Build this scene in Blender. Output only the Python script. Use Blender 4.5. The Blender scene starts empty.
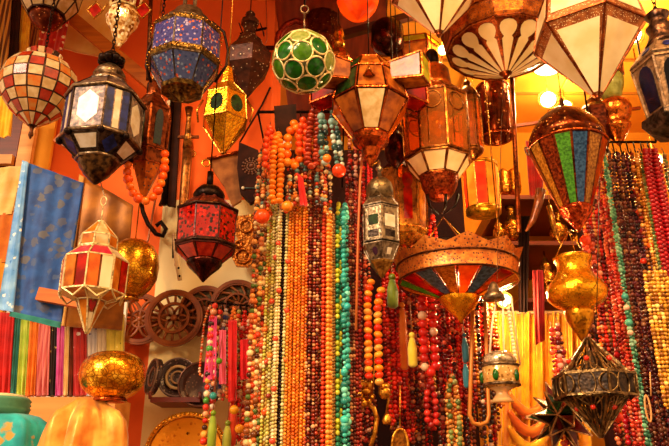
import bpy, math, random
import numpy as np
from mathutils import Vector
from math import sin, cos, tan, atan, radians, pi
RND = random.Random(11)
SC = bpy.context.scene
COL = SC.collection
# ---------------------------------------------------------------- camera model (669 x 446)
F = 700.0; TH = radians(21.0); CZ = 1.5; CEIL = 3.74
def zrow(py, Y): return CZ + Y*tan(TH + atan((223.0-py)/F))
def mpp(py, Y):
    z = zrow(py, Y)-CZ
    return (Y*cos(TH)+z*sin(TH))/F
def W(px, py, Y): return Vector(((px-334.5)*mpp(py, Y), Y, zrow(py, Y)))
cd = bpy.data.cameras.new('camera'); cam = bpy.data.objects.new('camera', cd); COL.objects.link(cam)
cam.location = (0, 0, CZ); cam.rotation_euler = (radians(90)+TH, 0, 0)
cd.sensor_width = 36; cd.lens = 36*F/669; cd.clip_start = .05; SC.camera = cam

# ---------------------------------------------------------------- materials
def lin(h):
    if not isinstance(h, str): return tuple(h)
    o = []
    for i in (0, 2, 4):
        v = int(h[i:i+2], 16)/255
        o.append(v/12.92 if v <= .04045 else ((v+.055)/1.055)**2.4)
    return tuple(o)
def rgba(h): return lin(h)+(1.0,)
class NT:
    def __init__(s, name):
        s.m = bpy.data.materials.new(name); s.m.use_nodes = True
        s.t = s.m.node_tree; s.t.nodes.clear()
        s.out = s.n('ShaderNodeOutputMaterial')
        s.tc = s.n('ShaderNodeTexCoord')
    def n(s, typ, **kw):
        x = s.t.nodes.new(typ)
        for k, v in kw.items(): setattr(x, k, v)
        return x
    def l(s, a, b): s.t.links.new(a, b)
    def obj(s, scale=(1, 1, 1), rot=(0, 0, 0)):
        mp = s.n('ShaderNodeMapping'); mp.inputs['Scale'].default_value = scale; mp.inputs['Rotation'].default_value = rot
        s.l(s.tc.outputs['Object'], mp.inputs['Vector']); return mp.outputs[0]
    def noise(s, vec, scale, detail=3):
        x = s.n('ShaderNodeTexNoise'); x.inputs['Scale'].default_value = scale; x.inputs['Detail'].default_value = detail
        s.l(vec, x.inputs['Vector']); return x.outputs['Fac']
    def vor(s, vec, scale, feature='F1'):
        x = s.n('ShaderNodeTexVoronoi'); x.inputs['Scale'].default_value = scale; x.feature = feature
        s.l(vec, x.inputs['Vector']); return x
    def ramp(s, fac, stops, interp='LINEAR'):
        x = s.n('ShaderNodeValToRGB'); x.color_ramp.interpolation = interp
        e = x.color_ramp.elements
        while len(e) < len(stops): e.new(.5)
        for k, (p, c) in enumerate(stops):
            e[k].position = p; e[k].color = (c, c, c, 1) if isinstance(c, (int, float)) else rgba(c)
        s.l(fac, x.inputs[0]); return x.outputs[0]
    def mix(s, fac, a, b, blend='MIX'):
        x = s.n('ShaderNodeMix', data_type='RGBA', blend_type=blend)
        for v, i in ((fac, 0), (a, 6), (b, 7)):
            if hasattr(v, 'links'): s.l(v, x.inputs[i])
            elif i == 0: x.inputs[i].default_value = v
            else: x.inputs[i].default_value = rgba(v)
        return x.outputs[2]
    def bump(s, h, strength, dist=.002):
        x = s.n('ShaderNodeBump'); x.inputs['Strength'].default_value = strength; x.inputs['Distance'].default_value = dist
        s.l(h, x.inputs['Height']); return x.outputs[0]
    def bsdf(s, col, rough=.5, metal=0., spec=.5, normal=None, sheen=0, coat=0, emit=None, es=0):
        b = s.n('ShaderNodeBsdfPrincipled')
        for k, v in (('Base Color', col), ('Roughness', rough), ('Metallic', metal)):
            if hasattr(v, 'links'): s.l(v, b.inputs[k])
            else: b.inputs[k].default_value = rgba(v) if k == 'Base Color' else v
        b.inputs['Specular IOR Level'].default_value = spec
        b.inputs['Sheen Weight'].default_value = sheen
        b.inputs['Coat Weight'].default_value = coat
        if normal is not None: s.l(normal, b.inputs['Normal'])
        if emit: b.inputs['Emission Color'].default_value = rgba(emit); b.inputs['Emission Strength'].default_value = es
        return b.outputs[0]
    def done(s, sh): s.l(sh, s.out.inputs['Surface']); return s.m

def metal(name, c1, c2, rough=.3, scale=30, pierce=0, hole='120402', hsize=.3, met=.9, bump=.4, chase=130):
    t = NT(name); v = t.obj()
    nz = t.noise(v, scale, 4)
    c = t.mix(t.ramp(nz, [(.35, 0.), (.65, 1.)]), c1, c2)
    h = nz; mt = met
    if chase and not pierce:
        ch = t.vor(v, chase, 'SMOOTH_F1').outputs['Distance']; n3 = t.noise(v, chase*.5, 3)
        k = t.ramp(n3, [(.45, 0.), (.6, 1.)]); kk = t.mix(k, (0, 0, 0), t.ramp(ch, [(.25, 0.), (.55, .8)]))
        c = t.mix(kk, c, tuple(x*.22 for x in lin(c2))); h = ch; bump = max(bump, .5)
    if pierce:
        vo = t.vor(v, pierce)
        k = t.ramp(vo.outputs['Distance'], [(hsize-.04, 1.), (hsize+.04, 0.)])
        c = t.mix(k, c, hole)
        inv = t.n('ShaderNodeMath', operation='MULTIPLY_ADD'); t.l(k, inv.inputs[0]); inv.inputs[1].default_value = -met; inv.inputs[2].default_value = met
        mt = inv.outputs[0]; h = vo.outputs['Distance']
    return t.done(t.bsdf(c, rough, mt, normal=t.bump(h, bump)))
def crackle(name, c1, c2, rough=.25, scale=60, met=.9):
    t = NT(name); v = t.obj()
    vo = t.vor(v, scale, 'DISTANCE_TO_EDGE')
    k = t.ramp(vo.outputs['Distance'], [(.02, 0.), (.12, 1.)])
    nz = t.noise(v, scale*.35, 4)
    c = t.mix(t.ramp(nz, [(.4, 0.), (.62, 1.)]), c1, c2)
    c = t.mix(k, t.mix(.5, c2, '3A1500'), c)
    return t.done(t.bsdf(c, rough, met, normal=t.bump(vo.outputs['Distance'], .5)))
def glass(name, c1, c2=None, rough=.18, tr=.3, scale=35, bump=.2, spec=.5):
    t = NT(name); v = t.obj(); c2 = c2 or c1
    nz = t.noise(v, scale, 3)
    c = t.mix(t.ramp(nz, [(.38, 0.), (.62, 1.)]), c1, c2)
    nm = t.bump(nz, bump)
    p = t.bsdf(c, rough, 0, spec, nm)
    tl = t.n('ShaderNodeBsdfTranslucent'); t.l(c, tl.inputs[0])
    mx = t.n('ShaderNodeMixShader'); mx.inputs[0].default_value = tr
    t.l(p, mx.inputs[1]); t.l(tl.outputs[0], mx.inputs[2])
    return t.done(mx.outputs[0])
def clear(name, tint, amount=.6, c='E8B070', rough=.08):
    t = NT(name); v = t.obj()
    nz = t.noise(v, 25, 3)
    p = t.bsdf(c, rough, 0, 1.0, t.bump(nz, .4))
    tr = t.n('ShaderNodeBsdfTransparent'); tr.inputs[0].default_value = rgba(tint)
    mx = t.n('ShaderNodeMixShader'); mx.inputs[0].default_value = 1-amount
    t.l(tr.outputs[0], mx.inputs[1]); t.l(p, mx.inputs[2])
    return t.done(mx.outputs[0])
def enamel(name, base, spots, scale=60, th=.35, rough=.15, met=.2, size=.5):
    """glossy base with scattered motif cells in several colours"""
    t = NT(name); v = t.obj()
    vo = t.vor(v, scale)
    sel = t.ramp(vo.outputs['Color'], [(i/len(spots), c) for i, c in enumerate(spots)], 'CONSTANT')
    nz = t.noise(v, scale*1.7, 2)
    ad = t.n('ShaderNodeMath', operation='ADD'); t.l(vo.outputs['Distance'], ad.inputs[0])
    ml = t.n('ShaderNodeMath', operation='MULTIPLY'); t.l(nz, ml.inputs[0]); ml.inputs[1].default_value = .5
    t.l(ml.outputs[0], ad.inputs[1])
    k = t.ramp(ad.outputs[0], [(size-.06, 1.), (size+.03, 0.)])
    return t.done(t.bsdf(t.mix(k, base, sel), rough, met, normal=t.bump(ad.outputs[0], .2)))
def cloth(name, c1, c2=None, pat='plain', scale=20, rough=.75, spots=None, size=.3, sheen=.3, met=0., ang=0., spec=.25):
    t = NT(name); v = t.obj(); c2 = c2 or c1
    nz = t.noise(v, 18, 3)
    c = t.mix(t.ramp(nz, [(.35, 0.), (.65, 1.)]), c1, c2)
    if pat == 'stripe':
        w = t.n('ShaderNodeTexWave'); w.inputs['Scale'].default_value = scale; w.inputs['Distortion'].default_value = .6
        t.l(t.obj(rot=(0, ang, 0)), w.inputs[0])
        c = t.mix(t.ramp(w.outputs['Fac'], [(.4, 0.), (.6, 1.)]), c1, c2)
    elif pat == 'floral':
        vo = t.vor(v, scale)
        n2 = t.noise(v, scale*2.2, 2)
        ml = t.n('ShaderNodeMath', operation='MULTIPLY_ADD'); t.l(n2, ml.inputs[0]); ml.inputs[1].default_value = .7; t.l(vo.outputs['Distance'], ml.inputs[2])
        k = t.ramp(ml.outputs[0], [(size+.3, 1.), (size+.38, 0.)])
        sel = t.ramp(vo.outputs['Color'], [(i/len(spots), x) for i, x in enumerate(spots)], 'CONSTANT')
        c = t.mix(k, c, sel)
    fine = t.noise(t.obj((1, 1, 1)), 300, 1)
    return t.done(t.bsdf(c, rough, met, spec, t.bump(fine, .15), sheen=sheen))
def wood(name, c1, c2, scale=6, rough=.5, rot=(0, 0, 0), stretch=(1, 1, 12)):
    t = NT(name); v = t.obj(stretch, rot)
    nz = t.noise(v, scale, 5)
    return t.done(t.bsdf(t.mix(t.ramp(nz, [(.3, 0.), (.7, 1.)]), c1, c2), rough, 0, .3, t.bump(nz, .2)))
def plaster(name, c1, c2, scale=3, rough=.8):
    t = NT(name); v = t.obj()
    nz = t.noise(v, scale, 6); n2 = t.noise(v, 60, 3)
    return t.done(t.bsdf(t.mix(t.ramp(nz, [(.35, 0.), (.68, 1.)]), c1, c2), rough, 0, .2, t.bump(n2, .25, .004)))
def emit(name, c, s):
    t = NT(name); e = t.n('ShaderNodeEmission'); e.inputs[0].default_value = rgba(c); e.inputs[1].default_value = s
    return t.done(e.outputs[0])
def beadmat(name, rough=.18, coat=.3, tr=0.):
    t = NT(name); a = t.n('ShaderNodeAttribute', attribute_name='bead_colour')
    return t.done(t.bsdf(a.outputs['Color'], rough, 0, .45, coat=coat))
BEAD = beadmat('glass_bead_glaze', .24, .12); BEADM = beadmat('matte_bead', .45, 0)
_solid = {}
def solid(h, rough=.3, met=0.):
    k = (h, rough, met)
    if k not in _solid:
        t = NT('paint_'+h); v = t.obj(); nz = t.noise(v, 120, 2)
        c = t.mix(nz, h, tuple(x*.72 for x in lin(h)))
        _solid[k] = t.done(t.bsdf(c, rough, met, .5))
    return _solid[k]

# ---------------------------------------------------------------- mesh building
class MB:
    def __init__(s): s.v = []; s.f = []; s.m = []; s.sm = []; s.mats = []
    def add(s, vs, fs, mat, smooth=False):
        if mat not in s.mats: s.mats.append(mat)
        k = s.mats.index(mat); o = len(s.v)
        s.v += [tuple(v) for v in vs]
        for f in fs: s.f.append([i+o for i in f]); s.m.append(k); s.sm.append(smooth)
        return s
def mesh(name, mb):
    me = bpy.data.meshes.new(name); me.from_pydata(mb.v, [], mb.f); me.update()
    for m in mb.mats: me.materials.append(m)
    me.polygons.foreach_set('material_index', mb.m); me.polygons.foreach_set('use_smooth', mb.sm)
    return me
def link(name, me, parent=None, loc=(0, 0, 0)):
    o = bpy.data.objects.new(name, me); COL.objects.link(o); o.location = loc
    if parent: o.parent = parent
    return o
def lathe(mb, prof, n, mat, smooth=True, rot=0, cx=0, cy=0, caps=True):
    vs = []; fs = []
    for z, r in prof:
        for i in range(n):
            a = rot+2*pi*i/n
            vs.append((cx+max(r, 1e-4)*sin(a), cy-max(r, 1e-4)*cos(a), z))
    for k in range(len(prof)-1):
        for i in range(n):
            j = (i+1) % n
            fs.append([k*n+i, (k+1)*n+i, (k+1)*n+j, k*n+j])
    if caps:
        if prof[0][1] > .002: fs.append(list(range(n)))
        if prof[-1][1] > .002: fs.append(list(range((len(prof)-1)*n, len(prof)*n))[::-1])
    return mb.add(vs, fs, mat, smooth)
def frame_axes(d):
    d = d.normalized(); u = d.cross(Vector((0, 0, 1)))
    if u.length < 1e-3: u = d.cross(Vector((1, 0, 0)))
    u.normalize(); return u, d.cross(u).normalized()
def tube(mb, pts, r, mat, n=6, closed=False, smooth=True):
    pts = [Vector(p) for p in pts]; N = len(pts); vs = []; fs = []
    for k, p in enumerate(pts):
        a = pts[(k-1) % N] if (closed or k > 0) else p
        b = pts[(k+1) % N] if (closed or k < N-1) else p
        d = b-a
        if d.length < 1e-9: d = Vector((0, 0, 1))
        if k == 0: u, w = frame_axes(d)
        else:
            d.normalize(); u = (u-d*u.dot(d))
            if u.length < 1e-4: u, w = frame_axes(d)
            u.normalize(); w = d.cross(u)
        rr = r[k] if isinstance(r, (list, tuple)) else r
        for i in range(n):
            t = 2*pi*i/n+pi/4
            vs.append(p+u*(rr*cos(t))+w*(rr*sin(t)))
    for k in range(N if closed else N-1):
        for i in range(n):
            j = (i+1) % n; q = (k+1) % N
            fs.append([k*n+i, k*n+j, q*n+j, q*n+i])
    if not closed: fs.append(list(range(n))[::-1]); fs.append([(N-1)*n+i for i in range(n)])
    return mb.add(vs, fs, mat, smooth)
def bar(mb, a, b, r, mat, n=4): return tube(mb, [a, b], r, mat, n, smooth=False)
def box(mb, lo, hi, mat):
    x0, y0, z0 = lo; x1, y1, z1 = hi
    v = [(x0, y0, z0), (x1, y0, z0), (x1, y1, z0), (x0, y1, z0), (x0, y0, z1), (x1, y0, z1), (x1, y1, z1), (x0, y1, z1)]
    return mb.add(v, [[0, 3, 2, 1], [4, 5, 6, 7], [0, 1, 5, 4], [1, 2, 6, 5], [2, 3, 7, 6], [3, 0, 4, 7]], mat)
def ball(mb, c, r, mat, nu=14, nv=9, sx=1, sy=1, sz=1):
    vs = [(c[0], c[1], c[2]+r*sz)]; fs = []
    for k in range(1, nv):
        t = pi*k/nv
        for i in range(nu):
            a = 2*pi*i/nu
            vs.append((c[0]+r*sx*sin(t)*cos(a), c[1]+r*sy*sin(t)*sin(a), c[2]+r*sz*cos(t)))
    vs.append((c[0], c[1], c[2]-r*sz)); e = len(vs)-1
    for i in range(nu):
        j = (i+1) % nu
        fs.append([0, 1+i, 1+j]); fs.append([e, e-nu+j, e-nu+i])
        for k in range(nv-2): fs.append([1+k*nu+i, 1+(k+1)*nu+i, 1+(k+1)*nu+j, 1+k*nu+j])
    return mb.add(vs, fs, mat, True)
def torus(mb, c, R, r, mat, axis=(0, 0, 1), n=20, m=6, sx=1., sz=1.):
    ax = Vector(axis); u, w = frame_axes(ax)
    return tube(mb, [Vector(c)+u*(R*sx*cos(2*pi*i/n))+w*(R*sz*sin(2*pi*i/n)) for i in range(n)], r, mat, m, True)
def slab(mb, front, off, th, mat, nrm, smooth=False):
    """solid plate: polygon pushed out by off along nrm, th thick"""
    n = len(front); a = [Vector(p)+nrm*off for p in front]; b = [p-nrm*th for p in a]
    fs = [list(range(n)), list(range(2*n-1, n-1, -1))]+[[i, n+i, n+(i+1) % n, (i+1) % n] for i in range(n)]
    return mb.add(a+b, fs, mat, smooth)
def tag(o, label=None, cat=None, group=None, kind=None):
    if label: o['label'] = label
    if cat: o['category'] = cat
    if group: o['group'] = group
    if kind: o['kind'] = kind
    return o
SHAPES = {
 'rect': [(-1, -1), (1, -1), (1, 1), (-1, 1)],
 'hex': [(0, -1), (1, -.5), (1, .5), (0, 1), (-1, .5), (-1, -.5)],
 'dia': [(0, -1), (1, 0), (0, 1), (-1, 0)],
 'tri': [(-1, -1), (1, -1), (0, 1)],
 'drop': [(0, -1), (.7, -.1), (.9, .4), (.5, .9), (0, 1), (-.5, .9), (-.9, .4), (-.7, -.1)],
 'oval': [(cos(2*pi*i/16), sin(2*pi*i/16)) for i in range(16)],
 'arch': [(-1, -1), (1, -1), (1, .4)]+[(cos(pi*i/6), .4+.6*sin(pi*i/6)) for i in range(1, 6)]+[(-1, .4)],
 'key': [(-.62, -1), (.62, -1), (.62, .25), (.4, .35)]+[(.75*cos(radians(a)), .66+.34*sin(radians(a))) for a in range(-40, 221, 26)]+[(-.4, .35), (-.62, .25)],
 'heart': [(0, -1), (1, .1), (.95, .7), (.5, 1), (0, .55), (-.5, 1), (-.95, .7), (-1, .1)],
}
class Thing:
    """a top-level thing: an Empty that parents its parts; px,py is the pixel of its base at depth Y"""
    def __init__(s, name, label, cat, px, py, Y, group=None):
        s.Y = Y; s.o = W(px, py, Y)
        s.root = bpy.data.objects.new(name, None); COL.objects.link(s.root)
        s.root.empty_display_size = .02
        s.root.location = s.o; tag(s.root, label, cat, group)
    def z(s, py): return zrow(py, s.Y)-s.o.z
    def m(s, py): return mpp(py, s.Y)
    def q(s, px, py, dy=0.): return W(px, py, s.Y+dy)-s.o
    def prof(s, pr): return [(s.z(a), b*s.m(a)) for a, b in pr]
    def part(s, name, mb, label=None, parent=None):
        o = link(name, mesh(name, mb), parent or s.root)
        if label: o['label'] = label
        return o
    def lathe(s, name, pr, n, mat, smooth=True, rot=0, label=None, caps=True, parent=None):
        return s.part(name, lathe(MB(), s.prof(pr), n, mat, smooth, rot, caps=caps), label, parent)
    def shell(s, name, pr, n, mat, inner=None, th=.004):
        """open thin-walled shade with an inside face"""
        p = s.prof(pr); mb = MB()
        lathe(mb, p+[(z, r-th) for z, r in reversed(p)]+[p[0]], n, mat, True, caps=False)
        return s.part(name, mb)
    def ring(s, lev, n, rot, angs=None):
        out = []
        for i in range(n):
            a = rot+(radians(angs[i]) if angs else 2*pi*i/n)
            py, r = (lev[0], lev[1]) if len(lev) == 2 or i % 2 == 0 else (lev[2], lev[3])
            rr = max(r, .15)*s.m(py); out.append(Vector((rr*sin(a), -rr*cos(a), s.z(py))))
        return out
    def tier(s, body_mb, A, B, n, rot=0., body=None, panes=None, bars=0., barmat=None, bar_mb=None, angs=None, pname='glass_pane', rails='ab', th=.002, off=.001):
        """n facets between ring A (above) and ring B (below), each with its panes [(shape,mat,cu,cv,su,sv),..]"""
        a = s.ring(A, n, rot, angs); b = s.ring(B, n, rot, angs)
        if body:
            body_mb.add(a+b, [[i, n+i, n+(i+1) % n, (i+1) % n] for i in range(n)], body)
        for i in range(n):
            j = (i+1) % n
            if bars:
                bm = bar_mb if bar_mb is not None else body_mb
                bar(bm, a[i], b[i], bars*s.m(A[0]), barmat)
                if 'a' in rails: bar(bm, a[i], a[j], bars*s.m(A[0]), barmat)
                if 'b' in rails: bar(bm, b[i], b[j], bars*s.m(A[0]), barmat)
            if panes:
                mid = (a[i]+a[j]+b[i]+b[j])/4
                nr = ((a[j]-a[i])+(b[j]-b[i])).cross((a[i]+a[j])-(b[i]+b[j])).normalized()
                if nr.dot(Vector((mid.x, mid.y, 0))) < 0: nr = -nr
                for sh, mt, cu, cv, su, sv in panes[i % len(panes)]:
                    if callable(mt): mt = mt(i)
                    pts = []
                    for u, v in SHAPES[sh]:
                        u = (cu+u*su+1)/2; v = (cv+v*sv+1)/2
                        pts.append((b[i]*(1-u)+b[j]*u)*(1-v)+(a[i]*(1-u)+a[j]*u)*v)
                    s.part(pname, slab(MB(), pts, off, th, mt, nr))
        return s
    def wire(s, pts, mat, r=.0016, name='hanging_wire'):
        return s.part(name, tube(MB(), [s.q(*p) for p in pts], r, mat, 5))
    def hang(s, py, mat, kind='rod', r=.0022, top=None, name=None):
        z0 = s.z(py); z1 = (top if top is not None else CEIL)-s.o.z; mb = MB()
        if kind == 'chain':
            ll = .022; k = int((z1-z0)/(ll*.72))+1
            for i in range(k):
                c = (0, 0, z0+ll*.36+i*(z1-z0)/k)
                torus(mb, c, ll*.5, r*.9, mat, (1, 0, 0) if i % 2 else (0, 1, 0), 8, 4, sx=.5 if True else 1)
        else: tube(mb, [(0, 0, z0), (0, 0, z1)], r, mat, 6)
        s.part(name or ('chain' if kind == 'chain' else 'hanging_rod'), mb)
        return s

def oneobj(name, label, cat, mb, px, py, Y, group=None, kind=None):
    """single mesh thing built in world metres relative to W(px,py,Y)"""
    return tag(link(name, mesh(name, mb), None, W(px, py, Y)), label, cat, group, kind)

# ---------------------------------------------------------------- beads
def _octa():
    v = [Vector(p) for p in ((1,0,0),(-1,0,0),(0,1,0),(0,-1,0),(0,0,1),(0,0,-1))]
    f = [(0,2,4),(2,1,4),(1,3,4),(3,0,4),(2,0,5),(1,2,5),(3,1,5),(0,3,5)]
    return v, f
def _ico():
    p = (1+5**.5)/2
    v = [Vector(x).normalized() for x in ((-1,p,0),(1,p,0),(-1,-p,0),(1,-p,0),(0,-1,p),(0,1,p),(0,-1,-p),(0,1,-p),(p,0,-1),(p,0,1),(-p,0,-1),(-p,0,1))]
    f = [(0,11,5),(0,5,1),(0,1,7),(0,7,10),(0,10,11),(1,5,9),(5,11,4),(11,10,2),(10,7,6),(7,1,8),(3,9,4),(3,4,2),(3,2,6),(3,6,8),(3,8,9),(4,9,5),(2,4,11),(6,2,10),(8,6,7),(9,8,1)]
    return v, f
def _sub(v, f):
    v = list(v); c = {}; o = []
    def mid(a, b):
        k = (min(a, b), max(a, b))
        if k not in c: c[k] = len(v); v.append((v[a]+v[b]).normalized())
        return c[k]
    for a, b, d in f:
        x, y, z = mid(a, b), mid(b, d), mid(d, a); o += [(a, x, z), (b, y, x), (d, z, y), (x, y, z)]
    return v, o
def _np(vf): return np.array([tuple(x) for x in vf[0]], dtype=np.float32), np.array(vf[1], dtype=np.int32)
S_LO = _np(_sub(*_octa())); S_MD = _np(_sub(*_ico())); S_HI = _np(_sub(*_sub(*_ico())))
ICOV, ICOF = _ico()
def bead_mesh(name, C, Rr, cols, base=S_LO, mat=None, squash=None):
    C = np.array(C, dtype=np.float32); Rr = np.array(Rr, dtype=np.float32); N = len(C); bv, bf = base
    sq = np.ones((N, 1, 3), np.float32)
    if squash is not None: sq[:, 0, 2] = squash
    V = (C[:, None, :]+bv[None]*Rr[:, None, None]*sq).reshape(-1, 3)
    Fc = (bf[None]+(np.arange(N)*len(bv))[:, None, None]).reshape(-1, 3).astype(np.int32)
    me = bpy.data.meshes.new(name)
    me.vertices.add(len(V)); me.vertices.foreach_set('co', V.ravel())
    me.loops.add(Fc.size); me.loops.foreach_set('vertex_index', Fc.ravel())
    me.polygons.add(len(Fc)); me.polygons.foreach_set('loop_start', np.arange(len(Fc), dtype=np.int32)*3)
    me.polygons.foreach_set('use_smooth', np.ones(len(Fc), bool))
    me.update(calc_edges=True)
    a = me.attributes.new('bead_colour', 'FLOAT_COLOR', 'POINT')
    cc = np.ones((N, len(bv), 4), np.float32); cc[:, :, :3] = np.array(cols, np.float32)[:, None, :]
    a.data.foreach_set('color', cc.ravel()); me.materials.append(mat or BEAD)
    return me
_beadc = {}
def one_bead(h, base=S_MD, mat=None):
    k = (h, mat)
    if k not in _beadc: _beadc[k] = bead_mesh('bead_'+h, [(0, 0, 0)], [1.], [lin(h)], base, mat)
    return _beadc[k]
def resample(path, step):
    out = [path[0]]; acc = 0.; prev = path[0]
    for p in path[1:]:
        d = (p-prev).length
        while acc+d >= step and d > 1e-9:
            t = (step-acc)/d; prev = prev+(p-prev)*t; out.append(prev); d = (p-prev).length; acc = 0.
        acc += d; prev = p
    return out
def pick(pal, i, rnd):
    c = lin(pal[i % len(pal)] if isinstance(pal, tuple) else rnd.choice(pal))
    k = .85+.3*rnd.random()
    return tuple(min(1, x*k) for x in c)
CORD = None
def loop_path(x, ytop, ybot, Y, w, dx=0., ysp=.004, plumb=True):
    """closed loop hanging from (x,ytop): two sides w pixels apart, dx = sideways drift at the bottom in pixels"""
    T = W(x, ytop, Y); mp = mpp((ytop+ybot)/2, Y); B = Vector((T.x+dx*mp, Y, zrow(ybot, Y))) if plumb else W(x+dx, ybot, Y)
    hw = w*mp/2; L = (T-B).length; n = 40; left = []; right = []
    for i in range(n+1):
        t = i/n; c = T.lerp(B+Vector((0, 0, hw)), t); k = min(1., t*L/.07)**.7
        left.append(c+Vector((-hw*k, -ysp*k, 0))); right.append(c+Vector((hw*k, ysp*k, 0)))
    arc = [B+Vector((-hw*cos(pi*i/8), -ysp*cos(pi*i/8), hw-hw*sin(pi*i/8))) for i in range(1, 8)]
    return left+arc+right[::-1], T, B
def necklace(label, group, x, ytop, ybot, Y, r, pal, w=4, accents=(), dx=0., big=False, squash=None, gap=.97, cat='necklace', name='bead_necklace', mat=None, seed=None, vary=.0, plumb=True, cord='3A1006', one=False):
    rnd = random.Random(seed if seed is not None else int(x*31+ytop*7+r*100))
    if isinstance(label, tuple): label = label[0]
    path, T, B = loop_path(x, ytop, ybot, Y, w, dx, plumb=plumb)
    mp = mpp((ytop+min(ybot, 446))/2, Y); R0 = r*mp
    if one: path = path[:41]
    sq = squash or 1.
    pts = resample(path, 2*R0*sq*gap)
    root = bpy.data.objects.new(name, None); COL.objects.link(root); root.location = B; root.empty_display_size = .02
    tag(root, label, cat, group)
    loc = [p-B for p in pts]
    if big:
        mb = MB(); tube(mb, [p-B for p in path[::2]], .0012, solid(cord, .6), 4); link('cord', mesh('cord', mb), root)
        for i, p in enumerate(loc[:100]):
            h = pal[i % len(pal)] if isinstance(pal, tuple) else rnd.choice(pal)
            o = link('bead', one_bead(h, S_MD, mat), root, p); k = R0*(1+vary*(rnd.random()-.5)*2)
            o.scale = (k, k, k*sq); o.rotation_euler = (rnd.random()*.4, rnd.random()*.4, rnd.random()*6)
    else:
        cols = [pick(pal, i, rnd) for i in range(len(loc))]
        rr = [R0*(1+vary*(rnd.random()-.5)*2) for _ in loc]
        me = bead_mesh('bead_strand', loc, rr, cols, S_LO if r < 2.4 else S_MD, mat, squash)
        o = link('bead_strand', me, root)
    mb = MB(); tube(mb, [T-B, T-B+Vector((0, .004, .02)), T-B+Vector((0, .012, .03))], .0014, solid(cord, .6), 4); link('hanging_loop', mesh('hanging_loop', mb), root)
    for (ay, ar, h) in accents:
        z = zrow(ay, Y); t = (T.z-z)/max(1e-6, T.z-B.z); c = T.lerp(B, t)
        side = -1 if rnd.random() < .5 else 1
        o = link('accent_bead', one_bead(h, S_MD), root, Vector((c.x+side*w*mp/2, Y-R0*.8, z))-B)
        o.scale = (ar*mp,)*3; o['label'] = 'larger accent bead on the strand'
    return root
ORD = ['leftmost', 'second from left', 'third from left', 'fourth from left', 'fifth from left', 'sixth from left', 'seventh from left', 'eighth from left', 'ninth from left', 'tenth from left', 'eleventh from left', 'twelfth from left']
# ---------------------------------------------------------------- palette of materials
BRONZE = metal('dark_bronze', '3A1C0E', '6B3A1C', .35, 60)
IRON = metal('black_iron', '120A08', '24140E', .4, 50)
COPPER = metal('copper', 'C4581C', '7A2C0C', .25, 30)
COPPERP = metal('pierced_copper', 'D2691E', '8A3A10', .3, 40, pierce=75, hole='1C0602', hsize=.22)
BRASS = metal('brass', 'D89A38', '9A5A18', .25, 30)
BRASSP = metal('pierced_brass', 'E0A040', 'A8641C', .3, 40, pierce=90, hole='2A0E02', hsize=.25)
GOLDP = metal('pierced_gold', 'FFB820', 'D88A10', .25, 40, pierce=120, hole='4A2000', hsize=.2)
GOLDC = crackle('crackle_gold', 'FFC63A', 'C8780C', .22, 75)
FILI = metal('filigree_copper', 'C8742C', '7E3A12', .4, 40, pierce=150, hole='2A0C04', hsize=.3)
DARKF = metal('filigree_dark', '4E2414', '2A1008', .4, 40, pierce=62, hole='E0CCA8', hsize=.13, met=.6)
SILV = metal('old_silver', '9A8468', '5E4A38', .32, 70)
SILVP = metal('pierced_silver', 'A08C6C', '6A543E', .35, 70, pierce=110, hole='140806', hsize=.28)
PEWT = metal('dark_pewter', '5A4A40', '241A16', .38, 60)
CREAMM = metal('cream_solder', 'EBD9A0', 'C8AE70', .35, 40, met=.35)
REDM = metal('dark_red_metal', '5A1408', '32100A', .35, 60, met=.6)
WHITEW = solid('E8D8B8', .5)
G_CREAM = glass('cream_glass', 'FAEAC0', 'F0D8A0', .25, .3, 12, .1)
G_CREAM2 = glass('shell_cream', 'E0C898', 'C8A468', .2, .25, 40)
G_WHITE = glass('white_glass', 'F2EADA', 'DCCBAA', .2, .3, 30)
G_RED = glass('red_glass', 'C81808', '8A0C06', .12, .35, 30)
G_CRIM = enamel('crimson_glass', '8A0A06', ['2A0202', 'B41808', '3E0402', '1E0202', '5E0604'], 85, rough=.16, met=0., size=.72)
G_ORANGE = glass('orange_glass', 'F08018', 'D85A08', .15, .4, 25)
G_AMBER = glass('amber_glass', 'E89028', 'B85C10', .18, .4, 25)
G_LIME = glass('lime_glass', 'C8C01C', 'A09810', .2, .4, 25)
G_GREEN = glass('green_glass', '156812', '0A4A0A', .12, .3, 60)
G_GREEN2 = glass('leaf_green_glass', '4A7C14', '35640E', .15, .3, 60)
G_GREENP = glass('pale_green_glass', '9AA45A', '7C8C3C', .2, .3, 90, .5)
G_DKGREEN = glass('dark_green_glass', '1A3A14', '0C1E0A', .12, .2, 50)
G_BLUE = glass('blue_glass', '1E2A72', '12163E', .3, .2, 40, spec=.2)
G_MAUVE = glass('mauve_glass', '6E5A78', '4A3A50', .3, .1, 60)
G_STEEL = glass('grey_blue_glass', '55708A', '34485C', .2, .3, 90, .6)
G_GRN_M = glass('mottled_green_glass', '4E9A20', '2E6A10', .2, .4, 120, .7)
G_AMB_M = glass('mottled_amber_glass', 'C88428', '8A4E10', .25, .4, 120, .7)
G_COP_M = metal('hammered_copper', 'A8481A', '64200A', .3, 110, bump=.8)
G_PURPLE = glass('purple_glass', '3A1830', '200C1E', .15, .2, 40)
G_PINK = glass('pink_glass', 'E05068', 'C02A40', .2, .35, 30)
ENAMEL = enamel('blue_enamel', '343680', ['E8DCE4', '7A70A8', 'B85A2C', '26286A', '9A90C0', '2E3078'], 100, size=.66, rough=.12, met=.3)
ENAMEL2 = enamel('blue_red_enamel', '34406E', ['B8582C', '5A6C90', '20305E', '983C20', '7080A0', '1E2A56'], 95, size=.66, rough=.15, met=.35)
CLEARG = clear('clear_glass', 'FFD890', .84, c='D89848', rough=.12)
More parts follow.
